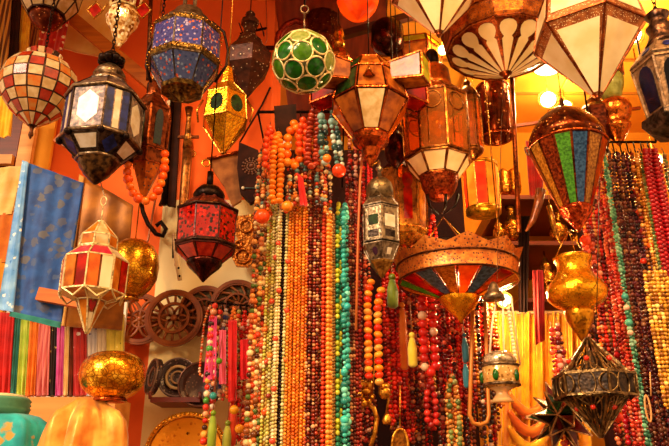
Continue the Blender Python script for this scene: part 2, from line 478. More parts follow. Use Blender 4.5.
CUTG = enamel('cut_glass', 'D8B478', ['F8ECC8', 'A87434', 'E8D098', '8A5420', 'FFF4DC'], 80, size=.85, rough=.08, met=.25)
CRYST = clear('cut_crystal', 'FFE0A8', .42, c='E8C480', rough=.08)
M_CREAMT = glass('mosaic_cream', 'E6CFA4', 'CFAE78', .25, .25, 40)
M_REDT = glass('mosaic_red', 'B8381C', '982410', .2, .25, 40)
M_ORT = glass('mosaic_orange', 'E07830', 'D89850', .2, .3, 40)
LEAD = solid('3A1C10', .5, .4)
WOODD = wood('dark_wood', '2E0F08', '4A1C0E')
WOODM = wood('orange_wood', 'C8701E', 'A04E10', 5, .5)
WOODL = wood('pale_wood', 'E2A85A', 'C8843A', 5, .5)
WOODR = wood('red_brown_wood', '7A2A0C', '521A08', 5, .45)
ROSEW = wood('carved_walnut', '6A2C0C', '94501E', 14, .42, stretch=(1, 1, 1))

# ---------------------------------------------------------------- setting
def struct(name, lo, hi, mat):
    mb = MB(); box(mb, lo, hi, mat)
    return tag(link(name, mesh(name, mb)), kind='structure')
P_OR = plaster('orange_plaster', 'EC6A2C', 'DA5820'); P_OR2 = plaster('deep_orange_plaster', 'E0601C', 'C24A10')
P_CR = plaster('cream_plaster', 'F0DCA4', 'E0C07C'); P_YE = plaster('yellow_plaster', 'EAA030', 'D08018', 2)
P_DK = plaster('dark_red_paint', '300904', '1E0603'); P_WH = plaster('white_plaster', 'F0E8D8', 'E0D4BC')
YW = 2.80
xr = W(271, 120, YW).x
struct('wall_left', (-2.6, YW, 0), (xr, YW+.45, CEIL), P_OR)
struct('wall_back', (xr, 4.15, 0), (2.9, 4.25, CEIL), P_YE)
struct('wall_right', (2.8, 2.4, 0), (2.9, 4.15, CEIL), P_YE)
struct('ceiling', (-2.6, 1.5, CEIL), (2.9, 4.25, CEIL+.1), P_YE)
struct('floor', (-2.6, -1, -.1), (2.9, 4.25, 0), plaster('stone_floor', '8A6A4A', '6A4A30'))
# cream painted lower field of the pillar
a = W(152, 330, YW).x; b = W(180, 205, YW).x
struct('trim_1', (a, YW-.012, 0), (xr-.005, YW-.001, zrow(201, YW)), P_CR)
# ceiling battens of the interior
k = 0
for y in (2.95, 3.3, 3.65):
    k += 1; struct('trim_%d' % (k+1), (.35, y-.008, CEIL-.012), (2.8, y+.008, CEIL-.0005), solid('B06A14', .6))
for x in (.75, 1.05, 1.35):
    k += 1; struct('trim_%d' % (k+1), (x-.006, 2.5, CEIL-.010), (x+.006, 4.15, CEIL-.0006), solid('B06A14', .6))
# dark boarded display wall behind the necklaces
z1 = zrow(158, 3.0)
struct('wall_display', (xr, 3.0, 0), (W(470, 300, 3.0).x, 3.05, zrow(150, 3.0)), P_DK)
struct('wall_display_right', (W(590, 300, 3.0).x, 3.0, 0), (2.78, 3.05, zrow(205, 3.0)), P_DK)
# dark slanting beam above the amber star lantern
t = MB(); p0 = W(347, 34, 2.75); p1 = W(418, 14, 2.75)
d = (p1-p0); bar(t, p0-d*.15-p0, p1+d*2.2-p0, .024, WOODD)
oneobj('ceiling_beam', 'dark slanting wooden beam under the ceiling above the amber star lantern', 'beam', t, 347, 34, 2.75)
# rail across the yellow back recess
t = MB(); p0 = W(455, 84, 3.2); p1 = W(548, 70, 3.2); p2 = W(556, 117, 3.6); p3 = W(460, 134, 3.6)
bar(t, p3-p3, W(640, 108, 3.6)-p3, .012, WOODR)
oneobj('curtain_rail', 'dark wooden rail crossing the yellow back wall behind the copper cylinder lamp', 'rail', t, 460, 134, 3.6)

# ---------------------------------------------------------------- light
world = bpy.data.worlds.new('street'); SC.world = world; world.use_nodes = True
nt = world.node_tree; nt.nodes.clear()
wo = nt.nodes.new('ShaderNodeOutputWorld'); bg = nt.nodes.new('ShaderNodeBackground'); tc = nt.nodes.new('ShaderNodeTexCoord')
nz = nt.nodes.new('ShaderNodeTexNoise'); nz.inputs['Scale'].default_value = 2.2; nz.inputs['Detail'].default_value = 2
rp = nt.nodes.new('ShaderNodeValToRGB'); e = rp.color_ramp.elements
e[0].position = .38; e[0].color = (.16, .05, .014, 1); e[1].position = .68; e[1].color = (2.3, 1.35, .66, 1)
nt.links.new(tc.outputs['Generated'], nz.inputs['Vector']); nt.links.new(nz.outputs['Fac'], rp.inputs[0])
nt.links.new(rp.outputs[0], bg.inputs[0]); nt.links.new(bg.outputs[0], wo.inputs[0]); bg.inputs[1].default_value = 1.0
def lamp(name, typ, loc, energy, col, **kw):
    d = bpy.data.lights.new(name, typ); d.energy = energy; d.color = col
    for k, v in kw.items(): setattr(d, k, v)
    o = bpy.data.objects.new(name, d); COL.objects.link(o); o.location = loc; return o
s = lamp('sun', 'SUN', (0, 0, 5), 2.9, (1, .80, .56), angle=radians(18))
s.rotation_euler = (radians(64), 0, radians(-38))
# added warm fill spots, out of view, to light the hanging display
for x, tx, e in ((-.5, -.25, 62), (.35, .1, 88), (1.15, .9, 80)):
    o = lamp('fill_spot', 'SPOT', (x, .75, 3.55), e, (1, .56, .2), shadow_soft_size=.10, spot_size=radians(85), spot_blend=.6)
    o.rotation_euler = (Vector((tx, 2.5, 2.15))-Vector((x, .75, 3.55))).to_track_quat('-Z', 'Y').to_euler()
SC.view_settings.view_transform = 'Standard'; SC.view_settings.look = 'None'; SC.view_settings.exposure = 0.18; SC.view_settings.gamma = 1
SC.render.film_transparent = False
SC.cycles.max_bounces = 6; SC.cycles.transparent_max_bounces = 12
SC.cycles.sample_clamp_indirect = 6
# lit ceiling lamp (flush disc) and globe bulbs of the interior
def bulb(name, label, px, py, Y, rpx, power, kind='globe', es=14):
    L = Thing(name, label, 'lamp', px, py, Y)
    mb = MB(); r = rpx*L.m(py)
    E = emit('lit_'+name, 'FFE9B0', es)
    if kind == 'disc':
        lathe(mb, [(r*.30, r), (r*.12, r*.97), (0, r*.8)], 24, E)
        L.part('diffuser', mb)
        L.part('frame', torus(MB(), (0, 0, r*.30), r*1.03, r*.05, BRASS, n=28))
        t = MB(); tube(t, [(0, 0, r*.3), (0, 0, CEIL-L.o.z)], r*.2, BRASS, 8); L.part('mount', t)
    else:
        ball(mb, (0, 0, r), r, E, 18, 12); L.part('bulb', mb)
        L.part('ring', torus(MB(), (0, 0, r), r*1.35, r*.06, BRASS, (0, 1, 0), 28))
        t = MB(); tube(t, [(0, 0, r*2), (0, 0, CEIL-L.o.z)], .004, BRASS, 6); L.part('hanging_rod', t)
    p = L.o+Vector((0, -r*1.4, -r*.6 if kind == 'disc' else r))
    lamp('light_'+name, 'POINT', p, power, (1, .68, .26), shadow_soft_size=max(.05, r*.6))
    return L
bulb('ceiling_lamp', 'glowing flush disc lamp on the yellow ceiling under the large cream star lantern', 549, 69, 3.3, 15, 10, 'disc', 9)
bulb('globe_lamp', 'glowing round globe lamp in a thin ring against the yellow ceiling', 549, 106, 3.35, 7.5, 16, 'globe', 16)
bulb('globe_lamp', 'glowing globe lamp behind the dome lantern, just right of the ringed globe', 566, 112, 3.6, 6, 12, 'globe', 16)
bulb('globe_lamp', 'glowing globe lamp at the top right beside the grey lantern', 633, 42, 2.9, 9, 15, 'globe', 16)
bulb('globe_lamp', 'glowing globe lamp behind the hooks of the necklace rack at right', 655, 168, 3.2, 8, 14, 'globe', 12)
bulb('globe_lamp', 'added globe lamp hidden between the chandelier and the gold curtain to light it', 505, 306, 2.66, 6, 17, 'globe', 12)  # unseen bulb added to brighten the gold curtain
bulb('globe_lamp', 'small bright bulb under the tip of the upper cream star lantern', 443, 54, 2.75, 4.5, 10, 'globe', 18)
struct('trim_30', (xr+.002, 2.0, CEIL-.03), (W(384, 5, 3.0).x, 4.14, CEIL-.001), wood('ceiling_planks', '8A3210', '5A1A08', 4, .6, stretch=(9, 1, 1)))

P1 = lambda sh, m, su=.86, sv=.86: [(sh, m, 0, 0, su, sv)]
# 1 mosaic globe, left edge
L = Thing('mosaic_globe_lantern', 'round cream and red mosaic tile lantern with a tile crown at the left edge', 'lantern', 30, 139, 2.15)
rows = [(64, 21), (68, 29), (75, 34.5), (84, 37), (93, 36), (102, 31.5), (110, 25), (118, 15.5), (126, 3.5)]
L.lathe('shade', [(a, b-.6) for a, b in rows], 32, LEAD)
mb = MB(); n = 16; rr = random.Random(3)
for k in range(len(rows)-1):
    a = L.ring(rows[k], n, .1); b = L.ring(rows[k+1], n, .1)
    for i in range(n):
        j = (i+1) % n; nr = ((a[j]-a[i])+(b[j]-b[i])).cross((a[i]+a[j])-(b[i]+b[j])).normalized(); mid = (a[i]+a[j]+b[i]+b[j])/4
        if nr.dot(Vector((mid.x, mid.y, 0))) < 0: nr = -nr
        q = [mid+(p-mid)*.86 for p in (b[i], b[j], a[j], a[i])]
        m = M_CREAMT if (i+k) % 2 else rr.choice([M_REDT, M_REDT, M_ORT])
        slab(mb, q, .002, .003, m, nr)
L.part('mosaic_tiles', mb)
a = L.ring((65, 15), 14, 0); b = L.ring((56, 18), 14, 0)
for i in range(14):
    j = (i+1) % 14; c = (a[i]+a[j])/2; d = (b[i]+b[j])/2; u = (a[j]-a[i])*.36; nr = Vector((c.x, c.y, 0)).normalized()
    L.part('crown_tile', slab(MB(), [c-u, c+u, d+u*1.2, d-u*1.2], 0, .004, M_CREAMT if i % 3 == 0 else (M_REDT if i % 3 == 1 else LEAD), nr))
L.lathe('neck', [(55, 3), (57, 13), (66, 18)], 20, LEAD); L.lathe('finial', [(125, 3), (131, 1.6), (135, 2.6), (139, .5)], 10, BRONZE)
L.hang(50, IRON, 'chain')
# 2 mosaic lantern, top left
L = Thing('mosaic_bowl_lantern', 'lantern of cream glass tiles above a dark bowl, cut off at the top left', 'lantern', 44, 31, 2.4)
mb = MB(); L.tier(mb, (-16, 31), (3, 28), 10, .2, LEAD, [P1('rect', G_CREAM2)], .7, LEAD)
L.tier(mb, (3, 28), (16, 18), 10, .2, LEAD, [P1('rect', G_CREAM2)], .7, LEAD); L.part('frame', mb)
L.lathe('bowl', [(15, 17), (20, 16), (25, 12), (28, 7), (31, 1)], 16, metal('pierced_bowl', '6E2E14', '4A1A0C', .3, 40, pierce=60, hole='D88A50', hsize=.16)); L.lathe('cap', [(-30, 6), (-16, 31)], 10, LEAD, False); L.hang(-30, IRON, 'chain')
# 3 crystal lantern with red star panes
L = Thing('crystal_star_lantern', 'clear crystal bulb lantern under a cream framed red glass star collar at upper left', 'lantern', 119, 47, 2.2)
L.lathe('crystal_bulb', [(12, 14), (18, 16.5), (25, 15), (31, 10), (35, 8.5), (40, 6), (47, 1.5)], 10, CUTG, False)
mb = MB(); L.tier(mb, (-14, 17), (9, 13), 6, .0, None, [P1('rect', G_RED, .7, .7)], 1.6, CREAMM); L.part('collar_frame', mb)
for sx in (-1, 1):
    c = L.q(119+sx*24, 10); s = 6.5*L.m(10)
    L.part('diamond_pane', slab(MB(), [c+Vector((0, 0, -s*1.3)), c+Vector((s, 0, 0)), c+Vector((0, 0, s*1.3)), c+Vector((-s, 0, 0))], 0, .004, G_RED, Vector((0, -1, 0))))
    t = MB(); P = [c+Vector((0, 0, -s*1.6)), c+Vector((s*1.25, 0, 0)), c+Vector((0, 0, s*1.6)), c+Vector((-s*1.25, 0, 0))]
    tube(t, P, .0035, BRASS, 4, True); bar(t, P[3] if sx > 0 else P[1], L.q(119+sx*12, 4), .003, BRASS); L.part('diamond_frame', t)
L.hang(-10, BRASS, 'chain')
# 4 blue white eight sided lantern
L = Thing('moroccan_lantern', 'large eight-sided lantern with white hexagon panes and blue strips, hanging at upper left', 'lantern', 95, 184, 1.95)
an = [-30, 22, 60, 112, 150, 202, 240, 292]; mb = MB()
wide = [('hex', G_WHITE, 0, 0, .62, .80)]; nar = [('rect', G_BLUE, -.62, 0, .30, .92), ('rect', G_WHITE, .02, 0, .24, .92), ('rect', G_BLUE, .64, 0, .28, .92)]
PURM = metal('mauve_tin', '8A7060', '3E2C30', .4, 50, met=.5)
L.tier(mb, (103, 37), (143, 38), 8, -.06, PURM, [wide, nar], 1.3, PEWT, angs=an)
L.tier(mb, (146, 38), (161, 21), 8, -.06, PEWT, [[('rect', G_WHITE, 0, .1, .72, .62)], [('dia', G_BLUE, 0, 0, .8, .9)]], .9, PEWT, angs=an)
L.tier(mb, (86, 20), (101, 38), 8, -.06, PURM, None, 1.0, PEWT, angs=an); L.part('frame', mb)
for lv in ((102, 38.5), (144.5, 39.5), (161.5, 21.5)): L.part('moulding', tube(MB(), L.ring(lv, 8, -.06, an), 1.7*L.m(120), SILV, 6, True))
L.lathe('dome', [(65, 3), (67, 8), (71, 13), (76, 16), (79, 15), (82, 18), (88, 20)], 16, SILV)
L.lathe('bowl', [(160, 21), (163, 20), (165, 18.5), (168, 18), (172, 14), (174, 13.5), (178, 9), (184, 2)], 16, metal('old_bronze_bowl', '6A4A26', '2A1A10', .3, 60))
t = MB()
for i in range(8):
    a = 2*pi*i/8; ball(t, (9*L.m(62)*sin(a), -9*L.m(62)*cos(a), L.z(61)), 5*L.m(62), IRON, 8, 6)
ball(t, (0, 0, L.z(57)), 7*L.m(60), IRON, 10, 8); L.part('crown', t)
for a in (60, 112, 240, 292, 150, 202, -30, 22):
    c = L.ring((144, 38), 1, -.06+radians(a))[0]; L.part('corner_knob', ball(MB(), c+Vector((0, 0, -.008)), 4*L.m(144), IRON, 8, 6))
L.hang(52, IRON, 'chain')
# 5 blue enamel lantern
L = Thing('enamelled_lantern', 'large blue enamelled glass lantern with bronze bands and a pointed base at top left centre', 'lantern', 181, 103, 1.9)
mb = MB(); DGOLD = metal('aged_gilt', '8A6A30', '2E1C0E', .3, 80, bump=.8)
L.tier(mb, (37, 34), (62, 35), 8, -.12, DGOLD, [P1('rect', ENAMEL, .93, .95)], .9, PEWT)
L.tier(mb, (68, 35), (90, 20), 8, -.12, DGOLD, [P1('rect', ENAMEL2, .93, .93)], .9, PEWT); L.part('frame', mb)
for nm, pr in (('band', [(61, 35), (63, 36.5), (66, 36.5), (69, 35)]), ('upper_band', [(31, 31), (34, 34.5), (37, 34.8), (38, 34)]), ('lower_band', [(88, 21), (90, 22.5), (93, 21)])):
    L.lathe(nm, pr, 8, DGOLD, False, -.12)
for lv in ((65, 36.8), (35.5, 34.8)):
    t = MB()
    for p in L.ring(lv, 40, 0): ball(t, p*1, 1.0*L.m(50), BRASS, 6, 4)
    L.part('rivet_row', t)
L.lathe('roof', [(10, 9), (13, 14), (18, 16), (22, 22), (26, 23), (31, 31)], 16, SILV)
L.lathe('pointed_base', [(91, 20), (94, 14), (98, 6), (102, 1)], 8, DGOLD, False, -.12)
for s in (-1, 1):
    t = MB(); tube(t, [L.q(192+s*20, 22), L.q(190+s*34, 32), L.q(188+s*40, 50), L.q(186+s*40, 66), L.q(183+s*32, 82)], 1.4*L.m(50), IRON, 6); L.part('side_scroll', t)
for dx in (-5, 5):
    t = MB(); x = dx*L.m(5); tube(t, [(x, 0, L.z(12)), (x, 0, CEIL-L.o.z)], 2.0*L.m(5), SILV, 8); L.part('hanging_rod', t)
# 6 dark studded lantern on the pillar
L = Thing('studded_lantern', 'flat dark brown pierced lantern with pale studs hanging behind the blue enamelled lantern', 'lantern', 246, 99, 2.5)
L.lathe('body', [(30, 6), (36, 7), (40, 12), (46, 15), (56, 24), (70, 23), (84, 12), (99, 1)], 6, DARKF, False, .3)
L.lathe('neck', [(12, 3), (14, 5), (20, 5), (21, 9), (25, 9), (26, 6), (34, 6)], 8, DARKF, False)
L.hang(14, IRON, 'rod')
# 7 gold lantern with dark oval
L = Thing('gold_star_lantern', 'faceted gold lantern with a dark green oval pane beside the blue enamelled lantern', 'lantern', 223, 153, 2.25)
mb = MB(); L.tier(mb, (68, 4), (84, 7), 6, .2, GOLDP); L.tier(mb, (84, 7), (98, 21), 6, .2, GOLDP, None, .7, BRASS)
L.tier(mb, (98, 21), (123, 24), 6, .2, GOLDP, [P1('oval', G_DKGREEN, .62, .68)], .7, BRASS)
L.tier(mb, (123, 24), (153, 2), 6, .2, GOLDP, None, .8, BRASS); L.part('body', mb)
for s in (-1, 1): L.part('side_handle', tube(MB(), [L.q(225+s*22, 100), L.q(225+s*28, 110), L.q(224+s*26, 122)], .004, BRASS, 6))
L.hang(68, BRASS, 'rod')
# 8 green ball
L = Thing('green_ball_lantern', 'round lantern of green glass discs in cream rings at top centre left', 'lantern', 303, 94, 1.83)
c = Vector((0, 0, L.z(62))); R0 = 31*L.m(62)
mb = MB(); ball(mb, c, R0*.965, glass('olive_glass', '6A7A2A', '4C5A1C', .2, .2), 32, 20); L.part('globe', mb)
from mathutils import Matrix
rot = Matrix.Rotation(.35, 3, 'X') @ Matrix.Rotation(.55, 3, 'Z') @ Matrix.Rotation(.2, 3, 'Y')
dirs = [v.copy() for v in ICOV]+[((ICOV[a]+ICOV[b]+ICOV[d])/3).normalized() for a, b, d in ICOF]
mbf = MB(); rr = random.Random(5)
for i, d in enumerate(dirs):
    d = rot @ d; al = .335 if i < 12 else .315
    u, w = frame_axes(d); N = 20
    ringp = lambda a, k: [c+(d*cos(a)+u*(sin(a)*cos(2*pi*q/N))+w*(sin(a)*sin(2*pi*q/N)))*R0*k for q in range(N)]
    r1 = ringp(al*.95, 1.0); r2 = ringp(al*.55, 1.012); top = c+d*R0*1.018
    vs = r1+r2+[top]; fs = [[q, (q+1) % N, N+(q+1) % N, N+q] for q in range(N)]+[[N+q, N+(q+1) % N, 2*N] for q in range(N)]
    m = rr.choice([G_GREEN, G_GREEN, G_GREEN2, G_GREEN, G_GREENP]) if d.z < .62 else rr.choice([G_GREENP, G_WHITE, G_GREEN2])  # upper discs paler: the reflection on top is put into their colour
    mb = MB().add(vs, fs, m, True); L.part('glass_disc', mb)
    tube(mbf, ringp(al, 1.005), 1.0*L.m(62), CREAMM, 6, True)
L.part('ring_frame', mbf)
t = MB(); tube(t, [(0, 0, L.z(31)), (0, 0, L.z(13))], .9*L.m(20), SILV, 6); torus(t, (0, 0, L.z(9.5)), 3.8*L.m(10), .9*L.m(10), SILV, (0, 1, .3), 20); L.part('hook', t)
t = MB(); tube(t, [(0, 0, L.z(6)), (0, 0, CEIL-L.o.z)], .003, IRON, 6); L.part('hanging_rod', t)
# 9 amber star lantern
L = Thing('amber_star_lantern', 'copper star lantern with box-shaped points and amber, lime and red panes, upper centre', 'lantern', 371, 167, 2.12)
mb = MB(); K = dict(bars=.9, barmat=COPPER, bar_mb=mb); n = 8; r0 = .39
G_TAN = glass('smoky_amber', 'B8641C', '7E3A10', .2, .3, 30)
cyc = [G_TAN, G_DKGREEN, G_TAN, G_ORANGE, G_TAN, G_AMBER, G_DKGREEN, G_TAN]
L.tier(mb, (66, 20), (80, 31), n, r0, None, [P1('rect', m, .86, .86) for m in cyc], **K)
L.tier(mb, (80, 31), (106, 40), n, r0, None, [[('rect', m, 0, 0, .86, .86)] for m in cyc[::-1]], **K)
L.tier(mb, (106, 40), (137, 18), n, r0, None, [P1('rect', m, .86, .9) for m in (G_TAN, G_ORANGE, G_TAN, G_AMBER, G_TAN, G_ORANGE, G_TAN, G_CREAM2)], **K)
L.lathe('core', [(66, 16), (80, 26), (106, 34), (137, 15)], 8, metal('core_copper', '7A3010', '4A1808', .4, 40), False, r0)
def spike(a, pz0, pz1, ri, ro, hw, mats):
    u = Vector((sin(a), -cos(a), 0)); w = Vector((cos(a), sin(a), 0)); m = L.m(80)
    zi0, zi1 = L.z(pz0+3), L.z(pz1-5); zo0, zo1 = L.z(pz0), L.z(pz1)
    P = [u*ri*m+w*(s*hw*m)+Vector((0, 0, z)) for s, z in ((-1, zi1), (1, zi1), (1, zi0), (-1, zi0))]
    Q = [u*ro*m+w*(s*hw*.86*m)+Vector((0, 0, z)) for s, z in ((-1, zo1), (1, zo1), (1, zo0), (-1, zo0))]
    G = Q[0:2]+[u*(ro-8)*m+w*(s*hw*.7*m)+Vector((0, 0, zo0+.03)) for s in (1, -1)]
    fac = [([P[0], P[1], Q[1], Q[0]], mats[1]), ([P[1], P[2], Q[2], Q[1]], mats[1]), ([P[3], P[0], Q[0], Q[3]], mats[1]), ([Q[0], Q[1], Q[2], Q[3]], mats[2]), ([P[2], P[3], Q[3], Q[2]], mats[0])]
    cc = sum(P+Q, Vector())/8
    for f, mt in fac:
        c = sum(f, Vector())/4; nr = (f[1]-f[0]).cross(f[2]-f[0]).normalized()
        if nr.dot(c-cc) < 0: nr = -nr
        L.part('star_point_pane', slab(MB(), [c+(p-c)*.86 for p in f], .0005, .002, mt, nr))
    for i in range(4): bar(mb, P[i], Q[i], .0034, COPPER); bar(mb, Q[i], Q[(i+1) % 4], .0034, COPPER)
for a, m1, m2, m3 in ((62, G_LIME, G_TAN, G_LIME), (-62, G_ORANGE, G_TAN, G_ORANGE), (112, G_TAN, G_RED, G_RED), (-112, G_AMBER, G_RED, G_RED), (180, G_AMBER, G_ORANGE, G_TAN)):
    spike(radians(a), 72, 96, 26, 60, 12, (m1, m2, m3))
# gabled front point
a = [L.q(368-13, 86, -.05), L.q(368+14, 86, -.05), L.q(368, 60, -.03)]; top = L.q(369, 68, -.16)
for i, mt in ((0, G_ORANGE), (1, G_DKGREEN), (2, G_DKGREEN)):
    f = [a[i], a[(i+1) % 3], top]; c = sum(f, Vector())/3; nr = (f[1]-f[0]).cross(f[2]-f[0]).normalized(); nr = nr if nr.y < 0 else -nr
    L.part('star_point_pane', slab(MB(), [c+(p-c)*.84 for p in f], .0005, .002, mt, nr))
    bar(mb, a[i], a[(i+1) % 3], .0034, COPPER); bar(mb, a[i], top, .0034, BRASS)
L.part('frame', mb)
L.lathe('cup', [(136, 18), (139, 19), (143, 18), (150, 10), (158, 7), (160, 5), (167, 2)], 12, COPPER, False)
L.lathe('cap', [(58, 3), (62, 8), (67, 20)], 8, COPPERP, False, r0); L.hang(60, IRON, 'rod')
# 10 copper globe
L = Thing('copper_globe_lamp', 'shiny copper globe lamp at the top edge above the amber star lantern', 'lantern', 358, 20, 2.45)
L.lathe('globe', [(-24, 4), (-20, 13), (-10, 20), (0, 21.5), (9, 18), (16, 11), (20, 1)], 14, glass('lit_copper_glass', 'D85010', 'A83008', .12, .35, 14, .5), False); L.lathe('collar', [(-30, 5), (-23, 6)], 12, COPPER); L.hang(-30, COPPER)
lamp('light_copper_globe', 'POINT', L.o+Vector((0, 0, L.z(0))), .9, (1, .6, .25), shadow_soft_size=.02)
# 11 brass finial lamp
L = Thing('brass_turret_lamp', 'small brass turret-shaped lamp between the green ball and the amber star', 'lantern', 339, 84, 2.6)
L.lathe('body', [(48, 4), (52, 9), (58, 12), (62, 12), (64, 16), (68, 15), (76, 15), (80, 12), (84, 2)], 10, metal('warm_brass', 'D87A28', '8A3E10', .25, 40), False)
L.lathe('spire', [(24, 1), (28, 3), (32, 5), (36, 6), (40, 4), (43, 7), (49, 5)], 14, BRASS); L.hang(24, IRON)
# 12 dark drum lamp
L = Thing('dark_drum_lamp', 'small dark metal drum lamp under the slanting beam right of the amber star', 'lantern', 388, 56, 2.74)
L.lathe('drum', [(20, 5), (24, 12), (28, 16), (44, 17), (50, 13), (56, 2)], 14, metal('smoked_metal', '50200E', '1E0A06', .2, 40)); L.hang(20, IRON)
# 13 large brass and glass lantern
L = Thing('brass_glass_lantern', 'tall eight-sided brass lantern with clear glass sides and cream lower panes in the centre right', 'lantern', 441, 214, 2.35)
mb = MB(); ABR = metal('antique_brass', 'A86828', '5A2A10', .3, 50)
L.tier(mb, (104, 34), (160, 34), 8, .15, None, [P1('rect', CLEARG, .9, .95)], 1.3, ABR)
L.tier(mb, (162, 33), (178, 20), 8, .15, None, [P1('rect', G_CREAM, .86, .86)], 1.2, ABR)
L.tier(mb, (92, 21), (103, 34), 8, .15, COPPERP, None, 1., ABR); L.part('frame', mb)
t = MB(); a = L.ring((108, 34.5), 8, .15); b = L.ring((156, 34.5), 8, .15)
for i in range(8):
    for f in (.33, .67):
        p = a[i].lerp(a[(i+1) % 8], f); q = b[i].lerp(b[(i+1) % 8], f)
        if f == .33: bar(t, p, q, .0022, ABR)
    m = a[i].lerp(a[(i+1) % 8], .5); torus(t, m+Vector((0, 0, -.03)), .035, .0025, ABR, Vector((m.x, m.y, 0)), 16)
L.part('wire_tracery', t)
L.lathe('inner_globe', [(112, 3), (118, 14), (130, 18), (142, 14), (152, 6)], 12, glass('amber_inner', 'D89030', 'A05A18', .15, .3))
L.lathe('dome', [(66, 5), (68, 12), (72, 16), (86, 18), (93, 21)], 16, COPPERP)
L.lathe('cap', [(50, 3), (53, 6), (60, 7), (66, 6)], 10, IRON)
L.lathe('hammered_bowl', [(177, 20), (180, 19), (186, 18), (194, 14), (199, 9), (201, 4)], 16, G_COP_M)
t = MB()
for i in range(5):
    a_ = 2*pi*i/5+.3; tube(t, [L.q(441+17*sin(a_), 194, -17*L.m(194)*cos(a_)), L.q(441+14*sin(a_), 206, -14*L.m(200)*cos(a_)), L.q(441+3*sin(a_), 214)], [.006, .005, .002], IRON, 6)
L.part('claw_base', t); L.hang(50, IRON)
# 13b turret lantern right of it
L = Thing('turret_lantern', 'slim brown glass turret lantern directly right of the tall brass glass lantern', 'lantern', 473, 160, 2.65)
mb = MB(); L.tier(mb, (98, 11), (150, 11), 6, .4, None, [P1('rect', CLEARG, .85, .95)], 1.1, ABR); L.part('frame', mb)
L.lathe('roof', [(80, 2), (84, 4), (86, 3), (90, 7), (98, 12)], 12, ABR); L.lathe('base', [(150, 12), (154, 10), (160, 2)], 12, ABR); L.lathe('inner_tube', [(102, 4), (148, 4)], 8, G_AMBER); L.hang(80, IRON)
# 14 silver lantern
L = Thing('silver_lantern', 'small old-silver six-sided lantern with dark and white panes hanging by the coral necklaces', 'lantern', 382, 278, 2.1)
mb = MB(); pn = [('rect', G_DKGREEN, 0, .18, .55, .30), ('rect', PEWT, 0, -.62, .6, .2)]; pw = [('rect', G_WHITE, 0, .12, .62, .36), ('rect', PEWT, 0, -.62, .6, .2)]
dk = [('rect', G_PURPLE, 0, .18, .55, .32)]
L.tier(mb, (211, 19), (244, 19), 6, .0, SILVP, [pw, dk, pn, pw, dk, pn], 1.0, SILV)
L.tier(mb, (247, 19.5), (262, 12), 6, .0, SILV, [[('rect', G_WHITE, 0, 0, .3, .4)], [('oval', G_PURPLE, 0, 0, .35, .5)]], .8, SILV)
L.tier(mb, (200, 13), (209, 20), 6, .0, SILVP, None, .9, SILV); L.part('frame', mb)
L.lathe('dome', [(177, 3), (180, 8), (184, 12), (189, 13.5), (200, 13.5)], 16, metal('grey_silver', '8A7450', '5E4C34', .4, 40))
L.lathe('finial', [(160, 1), (166, 2), (169, 4), (172, 2), (178, 3)], 10, SILV)
L.lathe('pointed_base', [(262, 13), (264, 12), (278, 1)], 6, metal('gilt_cone', 'B8863A', '6E4418', .3, 50), False); L.wire([(379, 161), (372, 166)], BRASS, .003)
# 15 brass lantern with keyhole panes
L = Thing('keyhole_lantern', 'brass lantern with red keyhole and cream panes hanging behind the small silver lantern', 'lantern', 404, 246, 2.55)
mb = MB(); L.tier(mb, (176, 25), (232, 24), 8, -.25, metal('tan_brass', 'C07A34', '8A4A18', .4, 40), [P1('key', G_RED, .75, .8), P1('arch', G_AMBER, .6, .75)], 1.2, BRASS); L.part('frame', mb)
L.lathe('roof', [(126, 2), (130, 4), (134, 4), (136, 7), (150, 10), (165, 12), (167, 16), (176, 26)], 8, metal('dark_copper_roof', '5E2410', '34100A', .3, 50), False, -.25)
L.lathe('base', [(232, 24), (238, 22), (246, 6)], 8, BRASS, False, -.25); L.hang(126, IRON)
# 16 chandelier
L = Thing('bowl_chandelier', 'wide copper chandelier with a zigzag pierced crown and coloured glass wedges over a gold bowl', 'chandelier', 461, 323, 2.3)
n = 20; mb = MB(); TAN = metal('light_copper', 'CC762E', 'A04E1C', .4, 40, met=.5)
TANF = metal('pierced_light_copper', 'D8822E', 'B0581C', .4, 40, pierce=105, hole='3A1206', hsize=.3, met=.45)
for A, B in (((253, 65, 260, 62), (267, 60)),):
    a = L.ring(A, n, 0); b = L.ring(B, n, 0); vs = a+b; o = [Vector((p.x*.97, p.y*.97, p.z)) for p in a+b]
    mb.add(vs+o, [[i, n+i, n+(i+1) % n, (i+1) % n] for i in range(n)]+[[2*n+i, 2*n+(i+1) % n, 3*n+(i+1) % n, 3*n+i] for i in range(n)], TANF)
L.part('crown', mb)
pr = L.prof([(267, 60), (270, 59.5), (280, 58), (282, 59)])
mb = MB(); lathe(mb, pr+[(z, r-.008) for z, r in reversed(pr)]+[pr[0]], 40, TANF, True, caps=False); L.part('band', mb)
for y, r in ((267, 60.5), (282, 59.5)): L.part('rim', torus(MB(), (0, 0, L.z(y)), r*L.m(y), 1.1*L.m(y), BRONZE, n=48))
mb = MB(); wc = [G_STEEL, G_RED, G_AMB_M, G_GRN_M, G_RED, G_STEEL, G_AMB_M, G_ORANGE]
L.tier(mb, (282, 59), (297, 20), 16, .2, None, [[('rect', lambda i: wc[i % 8], 0, 0, .84, .96)]], .9, COPPER, off=.001, pname='glass_wedge')
lamp('light_chandelier', 'POINT', L.o+Vector((0, 0, L.z(278))), 5, (1, .62, .28), shadow_soft_size=.03); L.part('underside', mb)  # fill light added inside the bowl so the glass wedges glow
L.lathe('gold_bowl', [(296, 20), (299, 21), (304, 18), (310, 13), (314, 9), (318, 4), (323, 1)], 20, GOLDP)
t = MB()
for i in range(3):
    a_ = 2*pi*i/3; tube(t, [(58*L.m(268)*sin(a_), -58*L.m(268)*cos(a_), L.z(268)), L.q(443, 217, .05)], .002, BRASS, 5)
L.part('hanging_wires', t)
